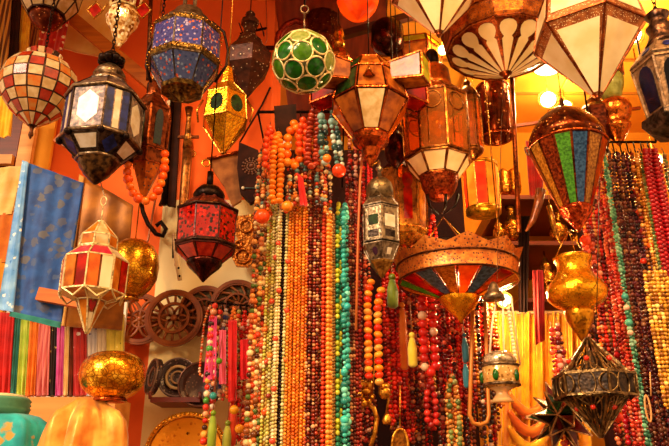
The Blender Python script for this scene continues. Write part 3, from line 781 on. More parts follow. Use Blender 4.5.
# 17 umbrella lantern
L = Thing('umbrella_lantern', 'broad copper umbrella-shaped lantern with radiating cream keyhole panes at the top right of centre', 'lantern', 506, 77, 2.42)
n = 14; mb = MB(); BRC = metal('brown_copper', '9A4A1C', '64280E', .35, 40)
L.tier(mb, (48, 56), (75, 2.5), n, .1, BRC, [P1('key', G_CREAM, 1.08, .86)], .8, BRC, off=.003); 
L.part('underside', mb)
L.lathe('band', [(22, 52), (30, 58), (34, 59), (46, 58), (49, 56)], n, FILI, False, .1)
for lv in ((49, 56.5), (33, 59.5)): L.part('rim', tube(MB(), L.ring(lv, n, .1), .0045, BRC, 6, True))
mb = MB(); L.tier(mb, (-12, 30), (22, 50), n, .1, BRC, [P1('rect', COPPERP, .8, .8)], .9, COPPER, pname='roof_panel'); L.part('roof', mb)
L.lathe('cap', [(-30, 4), (-22, 18), (-12, 30)], n, BRC, False, .1); L.lathe('finial', [(72, 3), (76, 3.5), (78, 2), (80, .5)], 10, COPPER); L.hang(-30, BRC)
# 18 / 19 cream star lanterns
BRF = metal('pierced_brown_copper', 'B06A34', '7A3A16', .45, 40, pierce=170, hole='F0D8A0', hsize=.22, met=.6)
def star(name, label, px, py, Y, rc, rr_, n, rot, up, nr):
    L = Thing(name, label, 'lantern', px, py, Y); mb = MB()
    cr = G_CREAM
    L.tier(mb, (rc, rr_), (py, 1.5), n, rot, BRF, [[('rect', cr, 0, -.06, .84, .80)]], 1.3, BRC, off=.003)
    L.tier(mb, (up, nr), (rc, rr_), n, rot, BRF, [[('rect', cr, 0, 0, .84, .62)]], 1.3, BRC, off=.003)
    L.tier(mb, (up-26, 8), (up, nr), n, rot, BRF, [[('rect', cr, 0, 0, .8, .7)]], 1.3, BRC, off=.003)
    L.part('frame', mb); L.lathe('finial', [(py-3, 2.5), (py, 3), (py+3, .5)], 8, BRC); L.hang(up-26, BRC)
star('star_lantern', 'cream glass star lantern cut off at the top, left of the umbrella lantern', 439, 35, 2.05, -10, 47, 6, .08, -42, 36)
star('star_lantern', 'largest cream glass star lantern with brown pierced borders, pointed tip down, at upper right', 598, 98, 1.95, 37, 55, 6, -.06, 2, 46)
# 20 dome lantern
L = Thing('dome_lantern', 'tall copper dome lantern with green, blue and amber mottled glass stripes at right', 'lantern', 579, 232, 2.15)
n = 14; mb = MB(); DCOP = metal('dark_copper', '9A4416', '4A1A08', .28, 60)
G_BLU_M = glass('mottled_blue_glass', '3A5C84', '1E3658', .2, .3, 120, .7); cyc2 = [G_GRN_M, G_BLU_M, G_AMB_M, G_RED, G_COP_M, G_AMB_M, G_COP_M]
L.tier(mb, (147, 38), (209, 15), n, -.67, DCOP, [P1('rect', (lambda m: (lambda i: m))(m), .84, .95) for m in cyc2], .9, DCOP, off=.002); L.part('tapered_shade', mb)
L.lathe('dome', [(107, 5), (110, 10), (114, 17), (120, 25), (128, 31.5), (137, 36.5), (147, 38)], 28, metal('pierced_dome', '7E3410', '3E1606', .25, 50, pierce=62, hole='E89848', hsize=.15))
L.lathe('spire', [(98, .8), (101, 2.5), (103, 1.8), (105, 3), (108, 6)], 12, BRONZE)
t = MB(); torus(t, (0, 0, L.z(147)), 38*L.m(147), 1.5*L.m(147), COPPER, n=40); L.part('rim', t)
L.lathe('cup', [(208, 16), (211, 17), (214, 15), (224, 7), (232, 1)], 14, metal('red_copper', 'E0602C', '90280C', .2, 70, bump=.8), False); L.hang(98, BRONZE)
for s in (-1, 1): L.part('rim_loop', torus(MB(), L.q(567+s*40, 151), 4*L.m(150), .9*L.m(150), SILV, (1, 0, .4), 14))
# 21 grey lantern
L = Thing('grey_tin_lantern', 'greyish tin lantern with dark blue arched panes at the upper right edge', 'lantern', 681, 138, 1.68)
GT = metal('grey_tin', 'A07C58', '6E5238', .4, 60, met=.6); mb = MB()
L.tier(mb, (68, 33), (116, 26), 6, .25, GT, [P1('arch', glass('night_blue', '04050C', '0A1028', .12, .02, 20, spec=.3), .62, .86)], 1.6, GT, off=.003); L.part('frame', mb)
mb = MB(); L.tier(mb, (46, 16), (64, 33), 6, .25, GT, [P1('oval', G_BLUE, .4, .4)], 1.4, GT, off=.003); L.part('roof', mb)
L.lathe('moulding', [(63, 33), (65, 35), (68, 33)], 6, SILV, False, .25)
L.lathe('neck', [(12, 7), (16, 12), (20, 9), (26, 8), (28, 13), (34, 10), (42, 14), (47, 17)], 14, metal('brown_tin', '6A4630', '2A1610', .35, 50))
L.lathe('base', [(116, 27), (118, 33), (124, 34), (130, 28), (138, 8)], 6, PEWT, False, .25); L.hang(12, IRON, 'chain')
# 22 pierced cylinder
L = Thing('pierced_cylinder_lamp', 'dark copper pierced cylinder lamp hanging before the yellow wall under the umbrella lantern', 'lantern', 497, 139, 2.95)
L.shell('shade', [(88, 15.5), (138, 15)], 28, metal('pierced_cylinder', '7A3410', '4A1A08', .22, 40, pierce=36, hole='F0A860', hsize=.17))
for y in (88, 138): L.part('rim', torus(MB(), (0, 0, L.z(y)), 15.4*L.m(y), .006, COPPER, n=28))
t = MB(); bar(t, (-15*L.m(88), 0, L.z(88)), (15*L.m(88), 0, L.z(88)), .004, COPPER); tube(t, [(0, 0, L.z(88)), (0, 0, CEIL-L.o.z)], .004, COPPER); L.part('hanging_rod', t)
# 23 orange cylinder
L = Thing('orange_cylinder_lamp', 'glowing orange and red glass cylinder lamp with gold bands right of the tall brass lantern', 'lantern', 484, 217, 2.86)
def glow(name, c1, c2, e):
    t = NT(name); nz = t.noise(t.obj(), 9, 2); c = t.mix(t.ramp(nz, [(.4, 0.), (.6, 1.)]), c1, c2)
    p = t.n('ShaderNodeBsdfPrincipled'); t.l(c, p.inputs['Base Color']); t.l(c, p.inputs['Emission Color']); p.inputs['Emission Strength'].default_value = e; p.inputs['Roughness'].default_value = .6; p.inputs['Specular IOR Level'].default_value = .15
    return t.done(p.outputs[0])
mb = MB(); go = glow('lit_orange_glass', 'F07010', 'F89820', .55); gr = glow('lit_red_glass', 'E02808', 'F04810', .5)
L.tier(mb, (168, 17), (210, 17), 10, .1, None, [P1('rect', m, .92, 1.0) for m in (go, go, gr, go, gr)], .8, BRASS); L.part('frame', mb)
gb = metal('gold_band', 'F0B030', 'C08010', .3, 40)
L.lathe('upper_band', [(164, 16), (165, 17.5), (168, 17.5)], 20, gb); L.lathe('lower_band', [(209, 17.5), (214, 17.5), (216, 12), (217, 3)], 20, gb); L.hang(164, BRASS)
# 24 gold urn
L = Thing('gold_urn_lantern', 'pierced gold urn-shaped lantern with a pointed foot beside the right-hand necklaces', 'lantern', 583, 342, 2.2)
L.lathe('urn', [(256, 15), (258, 19), (261, 18), (264, 16), (272, 16.5), (278, 20), (284, 26), (291, 29.5), (298, 29), (304, 24), (308, 16), (311, 14)], 28, GOLDP)
L.lathe('pointed_foot', [(310, 14), (313, 15), (320, 13), (328, 9), (342, 1)], 20, metal('matte_gold', 'E8A020', 'B06A0C', .3, 40))
t = MB()
for i in range(3):
    a_ = 2*pi*i/3+.4; tube(t, [(17*L.m(258)*sin(a_), -17*L.m(258)*cos(a_), L.z(258)), (0, 0, L.z(230))], .0016, BRASS, 5)
tube(t, [(0, 0, L.z(230)), L.q(578, 232, -.05)], .0018, BRASS, 5); L.part('hanging_wires', t)
# 25 iron star lantern
L = Thing('openwork_star_lantern', 'openwork dark metal star lantern with red beads at the bottom right', 'lantern', 601, 438, 1.96)
mb = MB(); OW = metal('aged_tin', '9A7848', '4A321C', .35, 60); OWD = metal('dark_tin', '4A3420', '20120A', .4, 60, met=.7)
L.tier(mb, (338, 1.5), (375, 35), 6, .0, None, None, 1.5, OW); L.tier(mb, (376, 40), (397, 40), 6, .0, OWD, None, 1.6, OW)
L.tier(mb, (398, 31), (437, 1.5), 6, .0, None, None, 1.5, OW); L.part('frame', mb)
for (A, B, vs) in (((338, 1.5), (375, 35), -1), ((398, 31), (437, 1.5), 1)):
    a = L.ring(A, 6, 0); b = L.ring(B, 6, 0)
    for i in range(6):
        j = (i+1) % 6
        def uv(u, v): return (b[i]*(1-u)+b[j]*u)*(1-v)+(a[i]*(1-u)+a[j]*u)*v
        m = MB(); w = .30 if vs < 0 else .70
        base = 0. if vs < 0 else 1.
        bar(m, uv(.5, 0), uv(.5, 1), .0035, OW)
        for sg in (-1, 1):
            pts = []
            for k in range(14):
                t = 2*pi*k/14; u = .5+sg*(.24+.13*cos(t)); v = w+.26*sin(t)+.06*cos(t)*vs*-1
                pts.append(uv(u, v))
            tube(m, pts, .0028, OW, 4, True)
            bar(m, uv(.5, w), uv(.5+sg*.46, base), .0026, OW)
        L.part('tracery', m)
        L.part('red_bead', ball(MB(), uv(.5, w)*1.03, 2.8*L.m(390), solid('D02810', .2), 10, 7))
a = L.ring((387, 39), 6, 0)
for i in range(6):
    p = (a[i]+a[(i+1) % 6])/2; q = Vector((p.x, p.y, 0))
    L.part('oval_opening', torus(MB(), p+q.normalized()*.004, 8*L.m(387), .9*L.m(387), OW, q, 18, sz=1.5))
    L.part('end_ring', torus(MB(), a[i], 9*L.m(387), 1.0*L.m(387), OW, (a[i].x, a[i].y, 0), 16))
L.lathe('inner_core', [(350, 1), (374, 14), (398, 14), (425, 1)], 6, OWD, False)
L.wire([(596, 339), (597, 300, .12), (600, 146, .45)], IRON)
# 26 second star behind it
def stellate(L, c, ri, ro, mats, bar_r, barmat):
    mb = MB(); sp = MB(); k = 0
    for a, b, d in ICOF:
        A, B, D = (c+ICOV[i]*ri for i in (a, b, d)); tip = c+((ICOV[a]+ICOV[b]+ICOV[d])/3).normalized()*ro
        for p, q in ((A, B), (B, D), (D, A)):
            nr = (q-p).cross(tip-p).normalized(); m = (p+q+tip)/3
            if nr.dot(m-c) < 0: nr = -nr
            L.part('glass_pane', slab(MB(), [m+(x-m)*.8 for x in (p, q, tip)], .0006, .002, mats[k % len(mats)], nr)); k += 1
            bar(mb, p, q, bar_r, barmat)
        for p in (A, B, D): bar(mb, p, tip, bar_r, barmat)
    L.part('frame', mb)
L = Thing('spiked_star_lantern', 'dark spiked star lantern with red and green panes below left of the openwork star', 'lantern', 566, 452, 2.3)
stellate(L, Vector((0, 0, L.z(416))), 15*L.m(416), 36*L.m(416), [G_DKGREEN, glass('oxblood_glass', '5A1408', '2A0804'), IRON, G_DKGREEN, glass('deep_red_glass', '7A1408', '4A0C06')], .9*L.m(416), metal('star_lead', 'C08850', '7A4A24', .35, 50, met=.7)); L.wire([(566, 385), (573, 365, -.03), (583, 341, -.1)], IRON)
# 27 crimson lantern
L = Thing('crimson_lantern', 'eight-sided crimson glass lantern with dark metal cap and bowl base in front of the wall', 'lantern', 203, 282, 2.1)
mb = MB(); L.tier(mb, (214, 30), (246, 30), 8, -.2, REDM, [P1('rect', G_CRIM, .92, .95)], .8, REDM); L.tier(mb, (250, 30), (262, 17), 8, -.2, REDM, [P1('rect', glass('red_lower_glass', 'C83018', '9A140A', .15, .3, 40), .85, .85)], .9, REDM)
L.tier(mb, (200, 15), (213, 30), 8, -.2, metal('rust_red_roof', '7A2A14', '4A180C', .4, 40, met=.6), None, .9, REDM); L.part('frame', mb)
BB = metal('band_bronze', '4E3020', '20100A', .35, 50)
for lv in ((213, 31), (248, 31)): L.part('band', tube(MB(), L.ring(lv, 8, -.2), 1.5*L.m(230), BB, 6, True))
L.lathe('cap', [(186, 4), (188, 10), (192, 14), (196, 16), (201, 15)], 16, IRON); L.lathe('stem', [(172, 3), (187, 3.4)], 10, IRON)
L.lathe('bowl_base', [(261, 18), (264, 18), (268, 15), (275, 7), (282, 1)], 16, metal('dark_cherry', '4A160C', '1A0806', .2, 40)); L.hang(172, IRON)
# 28 orange and cream star lantern
L = Thing('striped_star_lantern', 'orange and cream striped glass lantern with a pointed base and cream frame at left', 'lantern', 87, 332, 1.9)
mb = MB(); K = dict(bars=1.0, barmat=CREAMM); n = 8
L.tier(mb, (222, 3), (238, 18), n, .1, None, [P1('rect', m, .86, .86) for m in (G_CREAM2, G_AMBER, G_ORANGE, G_AMBER)], **K)
L.tier(mb, (250, 18), (262, 32), n, .1, None, [P1('rect', m, .86, .86) for m in (G_PINK, G_WHITE, G_WHITE, G_PINK)], **K)
st = [[('rect', G_ORANGE, -.5, 0, .42, .96), ('rect', G_CREAM, .5, 0, .42, .96)], [('rect', G_AMBER, -.5, 0, .42, .96), ('rect', G_RED, .5, 0, .42, .96)], [('rect', G_CREAM, -.5, 0, .42, .96), ('rect', G_PURPLE, .5, 0, .42, .96)]]
L.tier(mb, (238, 18), (249, 18.5), n, .1, None, [P1('rect', G_CREAM2, .86, .86), P1('rect', G_AMBER, .86, .86)], **K)
L.tier(mb, (262, 32), (294, 32), n, .1, None, st, **K)
L.tier(mb, (294, 32), (301, 15), n, .1, None, [P1('rect', m, .84, .84) for m in (G_CREAM2, G_AMBER)], **K)
L.tier(mb, (301, 14.5), (333, 1.5), n, .1, None, [[('heart', G_RED, 0, .58, .72, .34), ('rect', G_CREAM, 0, -.35, .6, .55)], [('rect', G_AMBER, 0, 0, .84, .9)]], **K)
L.part('frame', mb)
t = MB()
for i in range(n):
    a, b = L.ring((294, 32.5), n, .1)[i], L.ring((294, 32.5), n, .1)[(i+1) % n]; dn = L.ring((302, 31), n, .1); m = (dn[i]+dn[(i+1) % n])/2
    bar(t, a, m, .0028, CREAMM); bar(t, m, b, .0028, CREAMM)
L.part('scalloped_edge', t)
L.lathe('inner_lining', [(226, 2), (240, 14), (250, 15), (262, 27), (294, 27), (301, 11), (328, 1)], 8, glass('amber_lining', 'E89838', 'D07818', .4, .4), False)
t = MB(); tube(t, [(0, 0, L.z(224)), (0, 0, L.z(206))], .002, CREAMM); torus(t, (0, 0, L.z(201)), 5*L.m(200), .0016, CREAMM, (0, 1, 0), 16, sx=.55, sz=1.)
tube(t, [(0, 0, L.z(196)), L.q(100, 180, .05)], .0018, SILV); L.part('hook', t)
# 31 copper hexagonal lantern
L = Thing('copper_pane_lantern', 'brown copper lantern with dark arched panes ringed by an orange bead garland', 'lantern', 143, 202, 2.15)
mb = MB(); CB = metal('brown_copper_tin', 'A04E20', '5E2810', .35, 50)
L.tier(mb, (113, 20), (152, 19), 6, .2, CB, [P1('arch', G_DKGREEN, .42, .88)], 1.2, CB, off=.002); L.tier(mb, (97, 8), (112, 20), 6, .2, CB, None, 1., CB); L.tier(mb, (154, 19), (166, 15), 6, .2, CB, None, 1., COPPER)
L.part('frame', mb); L.lathe('neck', [(80, 2), (82, 6), (94, 7), (98, 8)], 12, CB)
L.lathe('pointed_base', [(165, 15), (170, 13.5), (202, 1)], 6, COPPERP, False, .2); L.hang(80, IRON, 'chain')

# lanterns half hidden behind the large cream star and the dome
L = Thing('oval_pane_lantern', 'brown copper lantern with oval cream panes and green glass neck right of the cream star', 'lantern', 620, 146, 2.5)
mb = MB(); L.tier(mb, (50, 15), (76, 14), 6, .2, CB, [P1('oval', G_CREAM2, .5, .78)], 1.2, CB, off=.002); L.tier(mb, (40, 6), (50, 15), 6, .2, CB, None, 1., CB); L.part('frame', mb)
L.lathe('glass_neck', [(76, 12), (80, 14), (88, 13), (96, 10), (100, 8)], 12, glass('celery_glass', 'B8B860', '8A8A38', .15, .4, 30))
L.lathe('copper_pot', [(100, 9), (104, 15), (110, 17), (118, 15), (124, 10), (126, 14), (130, 12), (146, 1)], 14, metal('orange_copper', 'D87020', 'A04810', .25, 40)); L.hang(40, IRON)
L = Thing('dark_cone_lantern', 'dark copper cone-shaped lantern behind the right side of the dome lantern', 'lantern', 602, 160, 2.52)
L.lathe('body', [(96, 2), (100, 6), (106, 10), (112, 17), (118, 18), (136, 13), (150, 8), (160, 2)], 8, metal('smoky_copper', '6A2C14', '2E100A', .3, 50, pierce=70, hole='C87840', hsize=.12), False, .2); L.hang(96, IRON)
T = Thing('copper_pole', 'slim brown copper pole hanging behind the tip of the umbrella lantern', 'pole', 519, 232, 2.64)
mb = MB(); tube(mb, [T.q(519, 232), T.q(511, 60)], .010, metal('pole_copper', 'A85020', '5E240C', .3, 60), 8); T.part('shaft', mb); mb = MB(); tube(mb, [T.q(511, 60), (T.q(511, 60).x, 0, CEIL-T.o.z)], .003, IRON); T.part('hanging_wire', mb)
# darker lanterns crowding the space above the middle bay
L = Thing('red_glass_globe', 'dark red glass globe lantern between the amber star and the tall brass glass lantern', 'lantern', 412, 104, 2.6)
L.lathe('globe', [(78, 3), (80, 8), (84, 13), (90, 15), (96, 13), (101, 7), (104, 1)], 14, glass('ruby_glass', 'A80C08', '5E0604', .1, .25, 30)); L.lathe('cap', [(72, 2), (76, 6), (79, 7)], 12, BRONZE); L.hang(72, IRON)
L = Thing('tan_box_lantern', 'tan copper box lantern with lime top strip behind the amber star, at its right', 'lantern', 418, 78, 2.85)
mb = MB(); L.tier(mb, (46, 22), (54, 26), 6, .3, None, [P1('rect', G_LIME, .86, .8)], .9, COPPER); L.tier(mb, (54, 26), (74, 22), 6, .3, CB, [P1('rect', G_TAN, .8, .8)], .9, COPPER); L.part('frame', mb)
L.lathe('cap', [(38, 3), (42, 8), (46, 22)], 6, CB, False, .3); L.lathe('base', [(74, 22), (78, 4)], 6, CB, False, .3); L.hang(38, IRON)
L = Thing('dark_bottle_lantern', 'dark brown bottle-shaped lantern hanging between the amber star and the keyhole lantern', 'lantern', 396, 168, 2.42)
L.lathe('body', [(122, 3), (126, 5), (130, 4), (134, 6), (140, 10), (150, 11.5), (160, 9), (168, 2)], 10, metal('umber_metal', '5A2010', '200A04', .3, 50)); L.hang(122, IRON)
L = Thing('copper_drum_lantern', 'copper drum lantern with cut-out dots high behind the green ball and brass turret', 'lantern', 322, 54, 2.9)
L.lathe('drum', [(10, 4), (14, 14), (18, 17), (42, 17), (47, 13), (54, 2)], 12, metal('dotted_copper', '8A3A14', '4E1C08', .3, 40, pierce=60, hole='E08A38', hsize=.14), False); L.hang(10, IRON)
L = Thing('amber_teardrop_lantern', 'small amber glass teardrop lantern against the ceiling left of the umbrella lantern', 'lantern', 462, 40, 3.0)
L.lathe('teardrop', [(14, 3), (18, 8), (25, 11), (31, 9), (40, 1)], 10, glass('honey_glass', 'D87818', '8A3C08', .15, .35, 25), False); L.lathe('cap', [(10, 2), (12, 5), (15, 4)], 10, BRASS); L.hang(10, IRON)
# ---------------------------------------------------------------- cloth helpers
def sheet(px4, Y, mat, folds=4, amp=.006, th=.006, nu=40, nv=24, sag=0, ph=0., yt=0.):
    """hanging cloth between pixel corners TL,TR,BR,BL; closed solid with pleats. returns (mb, origin pixel)"""
    TL, TR, BR, BL = [W(p[0], p[1], Y) for p in px4]; o = (BL+BR)/2; mb = MB(); vs = []; N = (nu+1)*(nv+1)
    for s in (0, 1):
        for j in range(nv+1):
            v = j/nv
            for i in range(nu+1):
                u = i/nu; p = TL.lerp(TR, u).lerp(BL.lerp(BR, u), v)-o
                k = .35+.65*v
                p.y += amp*k*sin(2*pi*folds*u+ph+.8*sin(3*v))+amp*.4*sin(2*pi*folds*2.3*u+1.3+v*2)+s*th+yt*v
                p.z -= sag*sin(pi*u)*(.3+.7*v)
                vs.append(p)
    fs = []
    w = nu+1
    for j in range(nv):
        for i in range(nu):
            a = j*w+i; fs.append([a, a+w, a+w+1, a+1]); b = a+N; fs.append([b, b+1, b+w+1, b+w])
    for j in range(nv):
        for i in (0, nu):
            a = j*w+i; fs.append([a, a+w, a+w+N, a+N])
    for i in range(nu):
        for j in (0, nv):
            a = j*w+i; fs.append([a, a+1, a+1+N, a+N])
    mb.add(vs, fs, mat, True); return mb, o
def cloth_thing(name, label, cat, px4, Y, mat, group=None, **k):
    mb, o = sheet(px4, Y, mat, **k); return tag(link(name, mesh(name, mb), None, o), label, cat, group)
def plank(name, label, cat, pa, pb, Y, Yb, wpx, mat, depth=.02):
    """board from pixel pa (depth Y) to pixel pb (depth Yb), wpx wide in the picture plane"""
    A = W(*pa, Y); B = W(*pb, Yb); d = B-A; nrm = Vector((0, -1, 0)); side = d.cross(nrm).normalized()*(wpx*mpp(pa[1], Y)/2)
    mb = MB(); f = [A-A-side, d-side, d+side, side]; slab(mb, f, 0, depth, mat, nrm)
    return tag(link(name, mesh(name, mb), None, A), label, cat)

# ---------------------------------------------------------------- left hand corner
T = Thing('wooden_cabinet', 'red-brown wooden cabinet with pale edges at the left edge under the mosaic globe', 'cabinet', 8, 180, 2.62)
mb = MB(); lo = T.q(-40, 255); hi = T.q(24, 112); box(mb, (lo.x, 0, lo.z), (hi.x, .12, hi.z), WOODR); T.part('carcass', mb)
mb = MB(); a = T.q(15, 250); b = T.q(31, 110); box(mb, (a.x+.012, -.03, a.z), (b.x-.01, -.001, b.z), WOODL); T.part('post', mb)
mb = MB(); a = T.q(-40, 166); b = T.q(20, 157); box(mb, (a.x, -.025, a.z), (b.x-.02, -.001, b.z), WOODL); T.part('rail', mb)
for x in (-22, -8): 
    mb = MB(); a = T.q(x, 155); b = T.q(x+10, 118); box(mb, (a.x, -.012, a.z), (b.x, -.001, b.z), wood('panel_wood', '8A3010', '662008', 5)); T.part('door_panel', mb)
cloth_thing('hanging_cloth', 'cream yellow cloth hanging left of the blue floral cloth', 'cloth', ((-14, 168), (22, 166), (12, 214), (-20, 218)), 2.5, cloth('cream_yellow', 'F4D488', 'E0B458'), folds=1, th=.03)
cloth_thing('hanging_cloth', 'orange cloth hanging below the cream yellow one, left of the blue cloth', 'cloth', ((-18, 216), (15, 212), (8, 262), (-24, 266)), 2.5, cloth('rust_orange', 'D87818', 'B85A10'), folds=1, th=.03)
cloth_thing('hanging_cloth', 'yellow cloth hanging at the left edge just above the red row of scarves', 'cloth', ((-22, 262), (10, 258), (2, 318), (-30, 322)), 2.5, cloth('amber_cloth', 'E8A030', 'D08418'), folds=1, th=.03)
BLUE = cloth('blue_brocade', '1A56A8', '0E3678', 'floral', 26, .55, ['4C5470', '3C5484', '585A66'], .40)
T = Thing('hanging_brocade', 'blue floral brocade cloth with a pale blue edge and teal hem hanging at left', 'cloth', 32, 322, 2.2)
mb, o = sheet(((26, 162), (84, 183), (61, 324), (9, 312)), 2.2, BLUE, folds=1.5, amp=.005, nu=30)
p = link('panel', mesh('panel', mb), T.root, o-T.o)
mb, o = sheet(((22, 160), (28, 162), (13, 312), (-3, 309)), 2.19, cloth('pale_blue_edge', '8CC0F4', '3F8CE0', 'floral', 45, .45, ['F4F4F0', 'BCD8F4', '2C78D0'], .25), folds=1, amp=.004, nu=8); link('pale_edge', mesh('pale_edge', mb), T.root, o-T.o)['label'] = 'pale blue patterned edge'
mb, o = sheet(((10, 311), (61, 322), (60, 328), (9, 316)), 2.188, cloth('teal_hem', '1E7C78', '14605C'), folds=1.5, amp=.003, nu=20, nv=4); link('hem', mesh('hem', mb), T.root, o-T.o)['label'] = 'teal hem'
T = Thing('hanging_satin', 'tan brown satin cloth hanging behind the striped star lantern beside the blue cloth', 'cloth', 92, 331, 2.4)
mb, o = sheet(((83, 176), (133, 205), (121, 330), (62, 326)), 2.4, cloth('tan_satin', 'B87018', '8A4E0E', rough=.4, met=.2), folds=1.2, amp=.004); link('panel', mesh('panel', mb), T.root, o-T.o)
mb, o = sheet(((79, 174), (84, 177), (64, 326), (60, 325)), 2.395, cloth('gold_edge', 'F0C070', 'D89A40', met=.2), folds=1, amp=.002, nu=4); link('edge', mesh('edge', mb), T.root, o-T.o)['label'] = 'golden edge'
plank('shelf_board', 'orange wooden plank jutting across the bottom of the blue brocade cloth', 'plank', (37, 293), (92, 303), 2.17, 2.17, 13, WOODM, .03)
plank('shelf_board', 'small pale orange plank below the left edge of the white and blue eight-sided lantern', 'plank', (56, 137), (92, 157), 2.5, 2.5, 9, WOODM, .02)
plank('diagonal_shelf', 'orange wooden board slanting down to the right behind the crystal lantern', 'plank', (66, 12), (152, 84), 2.62, 2.62, 12, WOODM, .03)
mb, o = sheet(((66, -20), (122, -20), (118, 62), (62, 48)), 2.7, cloth('floral_paper', 'F4C870', 'ECB450', 'floral', 16, .7, ['D8761E', 'A8C060', 'E0903A'], .02), folds=1, amp=.004)
tag(link('painted_panel', mesh('painted_panel', mb), None, o), 'cream yellow panel with faint floral scrolls behind the slanting board at upper left', 'panel')
cloth_thing('hanging_scarf', 'red and cream floral scarf hanging below the top left mosaic bowl lantern', 'scarf', ((44, 10), (74, -4), (62, 50), (34, 62)), 2.6, cloth('red_floral', 'D82010', 'A81408', 'floral', 40, .6, ['F4D8A0', 'F0A060', 'F8E8C0'], .3), folds=2)
UL = [((-6, -10), (12, -10), (4, 118), (-16, 118), cloth('gold_stripe', 'C8923C', '5E3410', 'stripe', 14, .5, met=.3), 'gold and brown striped scarf hanging in the top left corner'),
      ((10, -10), (22, -10), (13, 118), (3, 118), cloth('dark_brown_cloth', '3A1408', '200A04', sheen=0), 'dark brown scarf hanging between the striped and yellow scarves at top left'),
      ((23, -10), (33, -10), (22, 130), (10, 130), cloth('bright_yellow', 'F8C828', 'E0961C'), 'bright yellow scarf hanging behind the mosaic globe at upper left'),
      ((33, 5), (42, 5), (34, 66), (24, 66), cloth('brown_gold_stripe', 'B8752C', '6A2C10', 'stripe', 22, .5), 'brown and gold striped scarf right of the yellow scarf at upper left')]
for a, b, c, d, m, lb in UL: cloth_thing('hanging_scarf', lb, 'scarf', (a, b, c, d), 2.60+.022*UL.index((a, b, c, d, m, lb)), m, folds=2, nu=20)
cloth_thing('hanging_scarf', 'short yellow cloth end hanging at the left edge beneath the mosaic globe', 'scarf', ((-4, 96), (14, 96), (10, 136), (-8, 138)), 2.45, cloth('lemon', 'F4C420', 'E8A818'), folds=2, nu=20)
# row of scarves standing on the lower shelf
row = [(-8, 9, 'D81C10', 'B00C08', None, 'red scarf'), (9, 15, '3E9488', '2A7468', None, 'narrow teal scarf'), (15, 25, 'D4E05C', 'AACC3C', None, 'lime green scarf'), (25, 34, 'F08820', 'DC6810', None, 'orange scarf'),
       (34, 48, 'DC7C74', 'C85C5C', 'w', 'salmon pink scarf'), (48, 55, '2A120A', '1A0A06', 'f', 'black scarf with gold flowers'), (55, 62, 'C83C90', 'D868A8', None, 'magenta scarf'), (62, 67, 'F4D8A0', 'E8BC78', None, 'cream scarf'),
       (67, 73, '7A2C10', '4E1808', None, 'dark brown scarf'), (73, 86, 'C02828', 'A01818', 'g', 'red and white floral scarf'), (86, 96, 'E8E4E8', 'C8CCDC', 'b', 'white and blue floral scarf'), (96, 106, 'F4ECD8', 'E8D8B8', None, 'white scarf'), (106, 122, 'E8D860', 'D0C040', 'y', 'yellow green patterned scarf')]
for i, (a, b, c1, c2, pt, nm) in enumerate(row):
    if pt == 'f': m = cloth('scarf_black_gold', c1, c2, 'floral', 45, .6, ['D8B45C', 'C8A040', 'E8C878'], .2)
    elif pt == 'g': m = cloth('scarf_red_white', c1, c2, 'floral', 32, .6, ['F4E0D8', '8A1010', 'F0A8A0'], .25)
    elif pt == 'b': m = cloth('scarf_white_blue', c1, c2, 'floral', 32, .6, ['2C4A9C', '6A88C8', '2C4A9C'], .15)
    elif pt == 'y': m = cloth('scarf_yellow_green', c1, c2, 'floral', 45, .6, ['3E5A20', '7A8A28', 'F4ECA0'], .1)
    elif pt == 'w': m = cloth('scarf_salmon', c1, c2, 'stripe', 22)
    else: m = cloth('scarf_'+nm.replace(' ', '_'), c1, c2)
    lean = 5 if i < 4 else (2 if i < 9 else 0)
    cloth_thing('standing_scarf', nm+' in the row of scarves on the lower left shelf', 'scarf', ((a+lean, 312), (b+lean+.5, 313), (b, 395), (a, 396)), 2.42+.004*(i % 3), m, folds=1.4 if b-a < 9 else 2.5, amp=.006, th=.03, nu=18, nv=16)
T = Thing('lower_shelf', 'pale orange wooden shelf board under the row of scarves at lower left', 'shelf', 40, 425, 2.36)
mb = MB(); a = T.q(-40, 425); b = T.q(122, 397); box(mb, (a.x, 0, a.z), (b.x-.02, .18, b.z), wood('shelf_wood', 'D8964A', 'BC742C', 3, .5, stretch=(1, 4, 8))); T.part('board', mb)
struct('trim_20', (W(-40, 330, 2.7).x, 2.7, zrow(400, 2.7)), (W(124, 330, 2.7).x, 2.72, zrow(300, 2.7)), P_WH)
struct('trim_21', (W(-40, 330, 2.70).x, 2.70, zrow(300, 2.7)+.001), (W(22, 330, 2.7).x, 2.72, zrow(100, 2.7)), P_YE)
# draped display busts
def bust(name, label, px, py, Y, pr, mat, nf, amp, extra=None):
    T = Thing(name, label, 'draped bust', px, py, Y); mb = MB(); P = T.prof(pr); n = 72; vs = []; fs = []
    for k, (z, r) in enumerate(P):
        f = amp*min(1, k/3.)
        for i in range(n):
            a = 2*pi*i/n; q = r*(1+f*sin(nf*a+.25*k)+f*.5*sin(nf*1.9*a+1)); vs.append((q*sin(a), -q*cos(a)*.7, z))
    for k in range(len(P)-1):
        for i in range(n):
            j = (i+1) % n; fs.append([k*n+i, (k+1)*n+i, (k+1)*n+j, k*n+j])
    fs += [list(range(n)), list(range((len(P)-1)*n, len(P)*n))[::-1]]
    mb.add(vs, fs, mat, True); T.part('draped_cloth', mb); return T
T = bust('draped_bust', 'display bust draped in turquoise cloth with gold spots at the bottom left corner', -9, 475, 2.05, [(413, 8), (414, 26), (417, 38), (423, 46), (434, 50), (455, 53), (475, 55)], cloth('turquoise_silk', '22B8C0', '0E8A92', 'floral', 17, .4, ['C8A050', 'B89848', 'D0AC60'], .28, .3), 9, .05)
